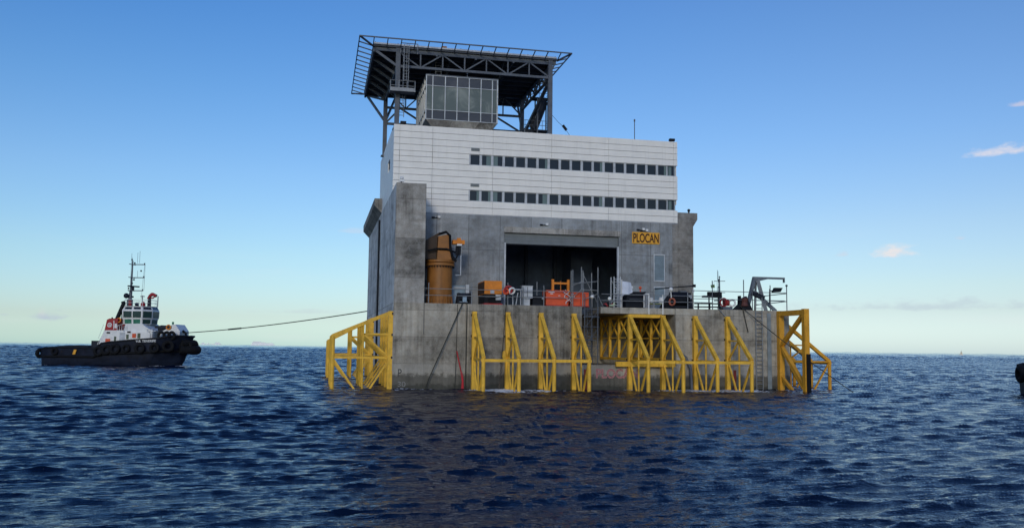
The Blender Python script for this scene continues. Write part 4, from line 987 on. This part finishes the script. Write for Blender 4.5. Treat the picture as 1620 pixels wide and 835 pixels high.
T = thing('floodlight', 'black floodlight on the railing right of the davit', 'floodlight', (40.9, .4, 9.3))
MB().tube((40.25, .4, 9.0), (40.3, .4, 10.6), .06).build('pole', STEELD, T)
MB().prism([(40.6, 10.25), (41.5, 10.3), (41.75, 10.75), (40.85, 10.75)], 1, .2, .6).build('housing', BLK, T); MB().beam((40.3, .4, 10.4), (40.7, .4, 10.4), .1).build('bracket', BLK, T)

# ------------------------------------------------------------------ tug boat (bow along +X, waterline z = 0)
ZS = 35.2
def U(x, v=-3.6): return -5.3885+.0296*x-.6272*v+.00018*x*v-3.3e-7*x*x      # survey of the boat: length from side-view station x at breadth v
def Zt(y, x=500): return (727+(x-100)*.0165-y)/ZS
def build_tug():
    T = thing('tugboat', 'dark blue tugboat with white wheelhouse and red funnel towing on the left', 'tugboat', (0, 0, 0), 'tugboats around the platform')
    bowtop, bow0, keel = U(1108, 0), U(1042, 0), U(970, 0)
    prof = [(max(0, U(x, -b_))/bowtop if x < 1100 else 1.0, Zt(y, x), b_) for x, y, b_ in ((100, 624, 3.6), (130, 618, 4.3), (220, 614, 4.8), (430, 620, 5.0), (462, 624, 5.0), (500, 592, 5.0), (550, 584, 5.0),
            (700, 572, 5.0), (870, 561, 4.6), (945, 549, 3.8), (1010, 546, 2.7), (1070, 549, 1.5), (1108, 554, .25))]
    prof[0] = (0, *prof[0][1:])
    def at(t_):
        for (a, z0, b0), (c, z1, b1) in zip(prof[:-1], prof[1:]):
            if t_ <= c+1e-9:
                f = (t_-a)/(c-a); return z0+(z1-z0)*f, b0+(b1-b0)*f
        return prof[-1][1:]
    ts = sorted(set([i/30 for i in range(31)]+[p[0] for p in prof])); L = 6
    vs = []; n = len(ts)
    for side in (-1, 1):
        for t_ in ts:
            zt, bt = at(t_)
            for l in range(L):
                g_ = l/(L-1); z = -2+(zt+2)*g_
                if z < 0: xe = keel+(bow0-keel)*(z+2)/2; bf = .55+.35*(z+2)/2
                else: xe = bow0+(bowtop-bow0)*(z/max(zt, .1)); bf = .9+.1*z/max(zt, .1)
                tf = bf if t_ < .8 else bf*(1-.25*(t_-.8)/.2*(1-g_))
                vs.append((xe*t_-.15*(1-t_)*0, side*bt*tf, z))
    fs = []
    for s_ in (0, 1):
        for i in range(n-1):
            for l in range(L-1):
                a = s_*n*L+i*L+l; fs.append((a, a+L, a+L+1, a+1))
    for l in range(L-1): fs.append((l, l+1, n*L+l+1, n*L+l)); e = (n-1)*L; fs.append((e+l, n*L+e+l, n*L+e+l+1, e+l+1))
    h_ = MB().add(vs, fs).build('hull', HULL, T)
    dk = []; 
    for t_ in ts: zt, bt = at(t_); dk.append((t_, zt-.85, bt*.97))
    vv = []; ff = []
    for t_, z, b_ in dk: vv += [(bowtop*t_*.985+.1, -b_, z), (bowtop*t_*.985+.1, b_, z)]
    for i in range(n-1): ff.append((2*i, 2*i+2, 2*i+3, 2*i+1))
    MB().add(vv, ff).build('deck', mat('deck green grey', (.06, .05, .045), .8, rust=.4), T)
    gw = MB()
    for s_ in (-1, 1): gw.path([(bowtop*t_, s_*(at(t_)[1]), at(t_)[0]) for t_ in ts], .16, 6)
    gw.build('gunwale', BLK, T)
    rs_ = MB()
    for s_ in (-1, 1): rs_.path([((bow0+(bowtop-bow0)*.5)*t_, s_*(at(t_)[1]*.985+.03), max(1.55, at(t_)[0]*.5)) for t_ in ts if t_ < .97], .2, 6)
    rs_.build('rubbing_strake', BLACK, T)
    MB().prism([(U(316, -5), 2.0), (U(333, -5), 2.0), (U(342, -5), 2.85), (U(325, -5), 2.85)], 1, -5.06, -4.95).build('hull_mark', SIGNY, T)
    # tyres hung along the sides
    for x, y, r_ in ((195, 640, .7), (488, 640, .95), (540, 632, .95), (597, 628, 1.0), (668, 625, .8), (757, 625, 1.0), (850, 622, .95), (955, 612, 1.1), (1040, 608, 1.05)):
        ux = U(x, -4.9 if x < 900 else -3.2); t_ = ux/bowtop; zt, bt = at(min(1, t_))
        for s_ in (-1, 1):
            MB().torus((ux, s_*(bt+.12), Zt(y, x)), (.0 if x < 900 else .45, 1*s_, .12), r_*.72, r_*.3, 18, 8).build('tyre', BLACK, T)
    MB().path([(bowtop-1.2, -2.1, 4.2), (bowtop-.2, -1.1, 4.2), (bowtop+.25, 0, 4.2), (bowtop-.2, 1.1, 4.2), (bowtop-1.2, 2.1, 4.2)], .62, 10).path([(bowtop-1.6, -2.1, 3.1), (bowtop+.5, -.7, 3.0), (bowtop+.7, 0, 3.0), (bowtop+.5, .7, 3.0), (bowtop-1.6, 2.1, 3.1)], .85, 12).build('bow_fender', BLACK, T)
    MB().torus((-.55, -1.6, 2.1), (1, 0, 0), .6, .32, 16, 8).build('tyre', BLACK, T); MB().torus((-.55, 1.6, 2.1), (1, 0, 0), .6, .32, 16, 8).build('tyre', BLACK, T); MB().torus((-.4, -3.3, 2.1), (1, -.3, 0), .6, .35, 16, 8).build('tyre', BLACK, T)
    # stern gear
    MB().prism([(U(180), 3.0), (U(430), 3.0), (U(425), Zt(612, 430)+.15), (U(360), Zt(606, 360)+.1), (U(230), Zt(608, 230)+.05)], 1, -4.2, 4.2).build('towing_gear', BLK, T)
    MB().lathe([(.9, 0), (.9, .15), (.6, .2), (.6, 1.3), (.9, 1.35), (.9, 1.5)], (U(450), -1.5, 2.9), 16).build('tow_winch', STEELD, T); MB().box(U(428), U(470), -3.2, 1.0, 3.0, Zt(574, 450)).build('winch_house', STEELD, T)
    # deckhouse
    d_ = MB(); pol = [(U(470), Zt(622, 470)-.5), (U(515), Zt(508, 515)), (U(640), Zt(508, 640)), (U(648), Zt(520, 640)), (U(800), Zt(520, 800)), (U(820), Zt(530, 820)), (U(820), Zt(600, 820))]
    d_.prism(pol, 1, -3.6, 3.6); dh = d_.build('deckhouse', WHT, T)
    for x0, x1, y0, y1, m_ in ((620, 655, 522, 578, LGREY), (585, 598, 548, 575, BLK), (664, 680, 535, 565, BLK), (738, 757, 528, 560, BLK)):
        MB().box(U(x0), U(x1), -3.66, -3.6, Zt(y1, x0), Zt(y0, x0)).build('door' if m_ is LGREY else 'window', m_ if m_ is LGREY else GLG, dh)
    for x0, x1, y0, y1 in ((705, 728, 530, 556), (530, 560, 562, 590)): MB().box(U(x0), U(x1), -3.75, -3.6, Zt(y1, x0), Zt(y0, x0)).build('fire_box', RED, dh)
    for x0, x1, y0 in ((535, 556, 518), (670, 692, 515)): MB().box(U(x0), U(x1), -3.7, -3.6, Zt(y0+10, x0), Zt(y0, x0)).build('grille', BLK, dh)
    MB().prism([(U(640), Zt(510, 640)), (U(648), Zt(466, 648)), (U(755), Zt(466, 755)), (U(815), Zt(512, 815)), (U(815), Zt(525, 815)), (U(640), Zt(525, 640))], 1, -3.2, 3.2).build('upper_house', WHT, T)
    # funnels (a pair)
    for s_ in (-1, 1):
        f = MB(); a, c_ = (-3.5, -1.7) if s_ < 0 else (1.7, 3.5)
        f.prism([(U(516), Zt(509, 516)), (U(528), Zt(440, 528)), (U(545), Zt(432, 545)), (U(602), Zt(432, 602)), (U(598), Zt(509, 598))], 1, a, c_); fo = f.build('funnel', REDD, T)
        yy = a-.03 if s_ < 0 else c_+.03
        em = MB(); em.torus((U(549), yy, Zt(474, 549)), (0, 1, 0), .36, .09, 20, 6); em.torus((U(549), yy, Zt(474, 549)), (0, 1, 0), .13, .08, 12, 6); em.build('emblem', WHT, fo)
        MB().box(U(574), U(579), min(yy, yy+.03*s_), max(yy, yy+.03*s_), Zt(500, 575), Zt(445, 575)).box(U(582), U(598), min(yy, yy+.02*s_), max(yy, yy+.02*s_), Zt(495, 590), Zt(465, 590)).build('stripe', WHT, fo)
        MB().path([(U(578), (a+c_)/2, Zt(436, 578)), (U(592), (a+c_)/2, Zt(400, 592)), (U(612), (a+c_)/2, Zt(350, 612)), (U(617), (a+c_)/2, Zt(336, 617)), (U(612), (a+c_)/2, Zt(322, 612))], .36, 12).build('exhaust_pipe', BLK, T)
        MB().tube((U(548), (a+c_)/2, Zt(434, 548)), (U(545), (a+c_)/2, Zt(424, 545)), .15).build('vent_pipe', BLK, T)
    # wheelhouse: flared octagon with two tiers of panes
    cx, hw, hl = U(748, 0), 3.0, 3.0
    def ring(f, z): 
        c8 = [(1, .45), (.62, 1), (-.62, 1), (-1, .45), (-1, -.45), (-.62, -1), (.62, -1), (1, -.45)]; return [(cx+hl*f*x_, hw*f*y_, z) for x_, y_ in c8]
    zb, zm, z1, z2, z3 = Zt(466), Zt(430), Zt(428), Zt(378), Zt(352)
    levels = [(.92, zb), (.95, Zt(436)), (1.0, Zt(425)), (1.02, Zt(378)), (1.0, Zt(372)), (.9, Zt(352))]
    w_ = MB(); v8 = []
    for f, z in levels: v8 += ring(f, z)
    ff = [(i*8+k, i*8+(k+1) % 8, (i+1)*8+(k+1) % 8, (i+1)*8+k) for i in range(len(levels)-1) for k in range(8)]+[tuple(range(8))[::-1], tuple(range(40, 48))]
    w_.add(v8, ff); wh = w_.build('wheelhouse', WHT, T)
    def facet(k, a0, a1, za, zb_, fa, fb, m_, nm):
        A, B = ring(fa, za), ring(fb, zb_); p0, p1, q0, q1 = Vector(A[k]), Vector(A[(k+1) % 8]), Vector(B[k]), Vector(B[(k+1) % 8])
        nrm = (p1-p0).cross(q0-p0).normalized(); mid_ = (p0+p1)/2-Vector((cx, 0, za)); nrm = nrm if nrm.dot(mid_) > 0 else -nrm
        pts = [p0.lerp(p1, a0), p0.lerp(p1, a1), q0.lerp(q1, a1), q0.lerp(q1, a0)]
        vs_ = [p+nrm*.05 for p in pts]+[p-nrm*.05 for p in pts]
        MB().add(vs_, [(0, 1, 2, 3), (7, 6, 5, 4), (0, 4, 5, 1), (1, 5, 6, 2), (2, 6, 7, 3), (3, 7, 4, 0)]).build(nm, m_, wh)
    for k in range(8):
        halves = ((.06, .47), (.53, .94)) if k in (1, 5) else ((.08, .92),)
        for a0, a1 in halves:
            facet(k, a0, a1, Zt(423), Zt(382), 1.003, 1.02, GLG, 'window')
            facet(k, a0+.02, a1-.02, Zt(370), Zt(356), .985, .915, GLS, 'roof_window')
            if k in (6, 7, 0, 5): facet(k, a0+.02, a1-.02, Zt(462), Zt(434), .925, .95, GRN if k == 5 else GLG, 'lower_panel')
    MB().add([(*p[:2], p[2]) for p in ring(.93, Zt(351))]+[(*p[:2], p[2]) for p in ring(.93, Zt(348))], [tuple(range(8))[::-1], tuple(range(8, 16))]+[(k, (k+1) % 8, 8+(k+1) % 8, 8+k) for k in range(8)]).build('roof', LGREY, T)
    rl = MB()
    for z in (Zt(326), Zt(306)): rl.path([(p[0], p[1], z) for p in ring(.85, 0)], .035, 5, closed=True)
    for p in ring(.85, 0): rl.tube((p[0], p[1], Zt(350)), (p[0], p[1], Zt(305)), .035, 5)
    rl.build('roof_rail', WHT, T)
    # mast
    mx = U(680, 0); m_ = MB(); m_.tube((mx-.2, 0, Zt(350)), (mx, 0, Zt(240)), .42, 10, .26); m_.tube((mx, 0, Zt(240)), (mx+.05, 0, Zt(45)), .2, 8, .12)
    m_.box(mx-.5, mx+.25, -.45, .45, Zt(350), Zt(300)); ms = m_.build('mast', STEEL, T)
    ca = MB()
    for y, x0, x1 in ((70, 680, 765), (157, 690, 763), (243, 660, 760)):
        ca.beam((U(x0, 0), 0, Zt(y)), (U(x1, 0), 0, Zt(y)), .16); ca.beam((mx, -1.2, Zt(y)), (mx, 1.2, Zt(y)), .12); ca.tube((U(x1-4, 0), 0, Zt(y)), (U(x1-4, 0), 0, Zt(y-10)), .12)
    ca.build('crossarm', STEEL, ms)
    MB().beam((mx-.1, -1.1, Zt(215)), (mx+1.0, 1.1, Zt(215)), .22, .25).tube((mx+.4, 0, Zt(240)), (mx+.4, 0, Zt(215)), .2).build('radar', STEELD, ms)
    MB().ball((mx-.6, -.5, Zt(278)), .5).ball((mx+.65, -.5, Zt(285)), .18).build('searchlight', STEELD, ms)
    wa = MB()
    for x, ya, yb in ((668, 250, -5), (672, 200, 20), (708, 60, -10), (722, 60, -20), (760, 240, 70), (712, 160, 110)): wa.tube((U(x, 0), .3, Zt(ya)), (U(x, 0), .3, Zt(yb)), .03, 4)
    wa.path([(U(762, 0), 0, Zt(70)), (U(757, 0), 0, Zt(160)), (U(750, 0), 0, Zt(300))], .025, 4)
    wa.build('whip_antenna', STEEL, ms)
    [MB().ball((mx+dx, dy, Zt(y)), .17, 8, 6).build('mast_lamp', BLK, ms) for dx, dy, y in ((.35, .2, 60), (-.1, 0, 38), (.35, .2, 170), (.3, -.3, 196), (-.5, 0, 228), (1.75, 0, 112))]
    # fire monitor, small gear on the wheelhouse roof
    g_ = MB(); xx = U(805, -1.2); g_.tube((xx, -1.2, Zt(350)), (xx, -1.2, Zt(285)), .35, 10, .28); wc = g_.build('water_cannon', STEELD, T)
    MB().path([(xx-.2, -1.2, Zt(300)), (xx+.1, -1.2, Zt(278)), (xx+.7, -1.2, Zt(270)), (xx+1.3, -1.2, Zt(280))], .3, 10).build('nozzle', REDD, wc); MB().torus((xx+.5, -1.2, Zt(278)), (0, 1, 0), .45, .13, 14, 6).build('wheel', REDD, wc)
    MB().lathe([(.4, 0), (.42, .5), (.2, .9)], (U(768, -1.2), -1.4, Zt(350)), 12).build('roof_vent', REDD, T); MB().lathe([(.3, 0), (.3, 1.1)], (U(678, -1.2), -1.2, Zt(350)), 10).build('roof_vent', REDD, T)
    MB().tube((U(748, -1.2), -.6, Zt(350)), (U(748, -1.2), -.6, Zt(275)), .09, 6).beam((U(735, -1.2), -.6, Zt(282)), (U(762, -1.2), -.6, Zt(282)), .18).build('lamp_post', STEELL, T)
    MB().tube((U(858, -1.2), -1, Zt(350)), (U(858, -1.2), -1, Zt(280)), .09, 6).build('lamp_post', STEELL, T)
    # fore deck
    MB().prism([(U(885, -2), Zt(560, 885)), (U(885, -2), Zt(522, 885)), (U(930, -2), Zt(500, 930)), (U(965, -2), Zt(472, 965)), (U(985, -2), Zt(472, 985)), (U(1015, -2), Zt(515, 1015)), (U(1015, -2), Zt(560, 1015))], 1, -2.0, 2.0).build('fore_bulwark', WHT, T)
    MB().path([(U(890, -2), -1.8, Zt(494)), (U(890, -2), 1.8, Zt(494))], .7, 14).box(U(850, -2), U(960, -2), -2.1, 2.1, Zt(497, 900), Zt(480, 900)).build('windlass', STEELD, T)
    MB().torus((U(940, -2.15), -2.15, Zt(490, 940)), (0, 1, 0), .38, .13, 18, 8).build('lifebuoy', ORB, T); MB().torus((U(632, -2), -3.3, Zt(442)), (0, 1, 0), .36, .12, 16, 8).build('lifebuoy', ORB, T)
    MB().tube((U(962, -2), -1.6, Zt(475, 962)), (U(962, -2), -1.6, Zt(455, 962)), .2, 8).build('vent_head', GRN, T)
    pr = MB()
    for x in (822, 838, 855): pr.tube((U(x, -2), -3.4, Zt(560, x)), (U(x, -2), -3.4, Zt(500, x)), .06, 6)
    pr.tube((U(815, -2), -3.4, Zt(490, 815)), (U(860, -2), -3.4, Zt(520, 860)), .09).tube((U(820, -2), -3.4, Zt(515, 820)), (U(880, -2), -3.4, Zt(515, 880)), .06); pr.box(U(842, -2), U(858, -2), -3.3, -2.6, Zt(560, 850), Zt(505, 850)); pr.build('bollard_post', WHT, T)
    bt_ = MB(); [bt_.torus((U(x, -2), -3.2, Zt(545, x)), (.2, 1, 0), .62, .26, 16, 8) for x in (915, 950, 982)]; bt_.build('deck_tyre', BLACK, T)
    MB().path([(U(1003, -2), -1.2, Zt(548, 1003)), (U(1006, -2), -1.0, Zt(522, 1006)), (U(1018, -2), -.6, Zt(513, 1018)), (U(1030, -2), -.4, Zt(528, 1030)), (U(1034, -2), -.3, Zt(548, 1034))], .2, 8).build('tow_bow', BLK, T)
    rr = MB()
    for x in (600, 615, 630, 645, 660): rr.tube((U(x), -3.5, Zt(508)), (U(x), -3.5, Zt(478)), .04, 5)
    rr.tube((U(600), -3.5, Zt(478)), (U(640), -3.5, Zt(466)), .045, 5); rr.tube((U(520), -3.55, Zt(508)), (U(475), -3.6, Zt(600)), .05, 5); rr.tube((U(510), -3.55, Zt(470)), (U(480), -3.6, Zt(560)), .035, 5)
    rr.build('handrail', WHT, T)
    text('hull_name', 'V.B. TENERIFE', WHT, T, U(862, -5)-U(730, -5), .42, Matrix.Translation((U(730, -5), -5.06, Zt(587, 730))) @ Matrix.Rotation(R(-1.8), 4, 'Y') @ Matrix.Rotation(R(90), 4, 'X'), .03, .015)
    return T
TUG = build_tug()
def place(o, x, y, rz): o.location = (x, y, SEA); o.rotation_euler = (0, 0, rz)
TUG_S, TUG_B = Vector((-55.544, 95.178, 0)), Vector((-31.352, 88.27, 0))
place(TUG, TUG_S.x, TUG_S.y, math.atan2(TUG_B.y-TUG_S.y, TUG_B.x-TUG_S.x))
t2 = copy_tree(TUG); t2['label'] = 'second tugboat behind the platform, only its mast and yards above the deck'
place(t2, 72, 76, R(70))
t3 = copy_tree(TUG); t3['label'] = 'dark boat stern with black fender at the right edge of the sea'
place(t3, 62.3, -11.5, R(-12.3-8))
MB().path([(-.75, -2.6, .95), (-.85, -.6, .95)], .3, 10).build('stern_roller', mat('rusty orange', (.32, .11, .04), .7, rust=.3), t3)
t2f = thing('mast_flag', 'small green and yellow flag on the yard of the mast behind the deck', 'flag', (0, 0, 0))

# tow line from the tug's bow to the rear corner of the caisson
bow = TUG.matrix_basis @ Vector((U(1030, 0), -.3, Zt(528, 1030)))
pts = sag(bow, (-.1, 46.2, 9.1), .4, 40)
TL = MB().path(pts, .075, 6).build('tow_line', ROPE); tag(TL, 'long dark tow line between tugboat bow and platform corner', 'rope')
MB().path(pts[12:16], .13, 8).build('splice', BLK, TL)

# ------------------------------------------------------------------ ships on the horizon
def on_sea(px, dist):
    d = pix_dir(px, 545); d.z = 0; d.normalize(); return CAM.x+d.x*dist, CAM.y+d.y*dist
def ship(lab, px, dist, L, H, blocks, mw):
    x, y = on_sea(px, dist); T = thing('ship', lab, 'ship', (x, y, SEA), 'ships far off on the horizon'); rz = -YAW
    h_ = MB().prism([(-L/2, H*.0), (L/2*.94, 0), (L/2, H*.35), (-L/2, H*.35)], 1, -L*.07, L*.07); h_.v = [(v[0]+x, v[1]+y, v[2]+SEA) for v in h_.v]; h_.build('hull', mw, T)
    for a, c_, z0, z1 in blocks:
        s_ = MB().box(x+a*L, x+c_*L, y-L*.05, y+L*.05, SEA+z0*H, SEA+z1*H); s_.build('superstructure', mw, T)
    s_ = MB(); s_.tube((x-L*.2, y, SEA+H*.8), (x-L*.2, y, SEA+H*1.25), L*.008); s_.build('mast', mw, T)
    return T
SHW = mat('ship white', (.92, .92, .9), .5, var=.03)
ship('white ferry far off on the horizon right of the towing tugboat', 416, 4000, 100, 15, [(-.46, .1, .35, .95), (-.4, -.1, .95, 1.2), (.1, .42, .35, .75)], SHW)
ship('small white ship on the horizon just beside the tugboat bow', 342, 6500, 70, 16, [(-.1, .35, .35, 1.0)], SHW)
ship('faint pale ship on the horizon half behind the tugboat bow', 325, 7000, 70, 14, [(-.4, -.1, .35, .9), (.2, .3, .35, .9)], SHW)
x, y = on_sea(1520, 1500)
T = thing('sailboat', 'tiny sailboat with pale sail on the right horizon', 'sailboat', (x, y, SEA))
MB().prism([(x-3.5, SEA), (x+3.2, SEA), (x+4, SEA+1.1), (x-3.8, SEA+1.1)], 1, y-1, y+1).build('hull', SHW, T)
MB().prism([(x-2.6, SEA+1.6), (x+.6, SEA+1.6), (x+.5, SEA+7.6)], 1, y-.05, y+.05).prism([(x+.8, SEA+1.5), (x+3, SEA+1.4), (x+.7, SEA+6.8)], 1, y-.05, y+.05).build('sail', mat('cream sail', (.75, .66, .5), .8), T)
MB().tube((x+.65, y, SEA+1), (x+.65, y, SEA+8.2), .09).build('mast', STEELL, T)

# flag on the second tug's mast
mp = t2.matrix_basis @ Vector((U(692, 0), 0, 0))
fx = mp-RIGHT*1.15
t2f.location = (fx.x, fx.y, SEA+Zt(112)); ORIG[t2f.name] = Vector(t2f.location)
vs = [Vector((fx.x, fx.y, SEA+Zt(112)))+RIGHT*a+Vector((0, 0, z)) for a, z in ((-.75, .35), (.1, .5), (.2, -.15), (-.6, -.3))]
MB().add(vs+[v+FWD*.04 for v in vs], [(0, 1, 2, 3), (7, 6, 5, 4), (0, 4, 5, 1), (1, 5, 6, 2), (2, 6, 7, 3), (3, 7, 4, 0)]).build('cloth', mat('flag green', (.10, .19, .05), .8, var=.6, vscale=2.5), t2f)
MB().tube(fx+Vector((0, 0, SEA+Zt(160))), fx+Vector((0, 0, SEA+Zt(70))), .02, 4).build('halyard', ROPE, t2f)
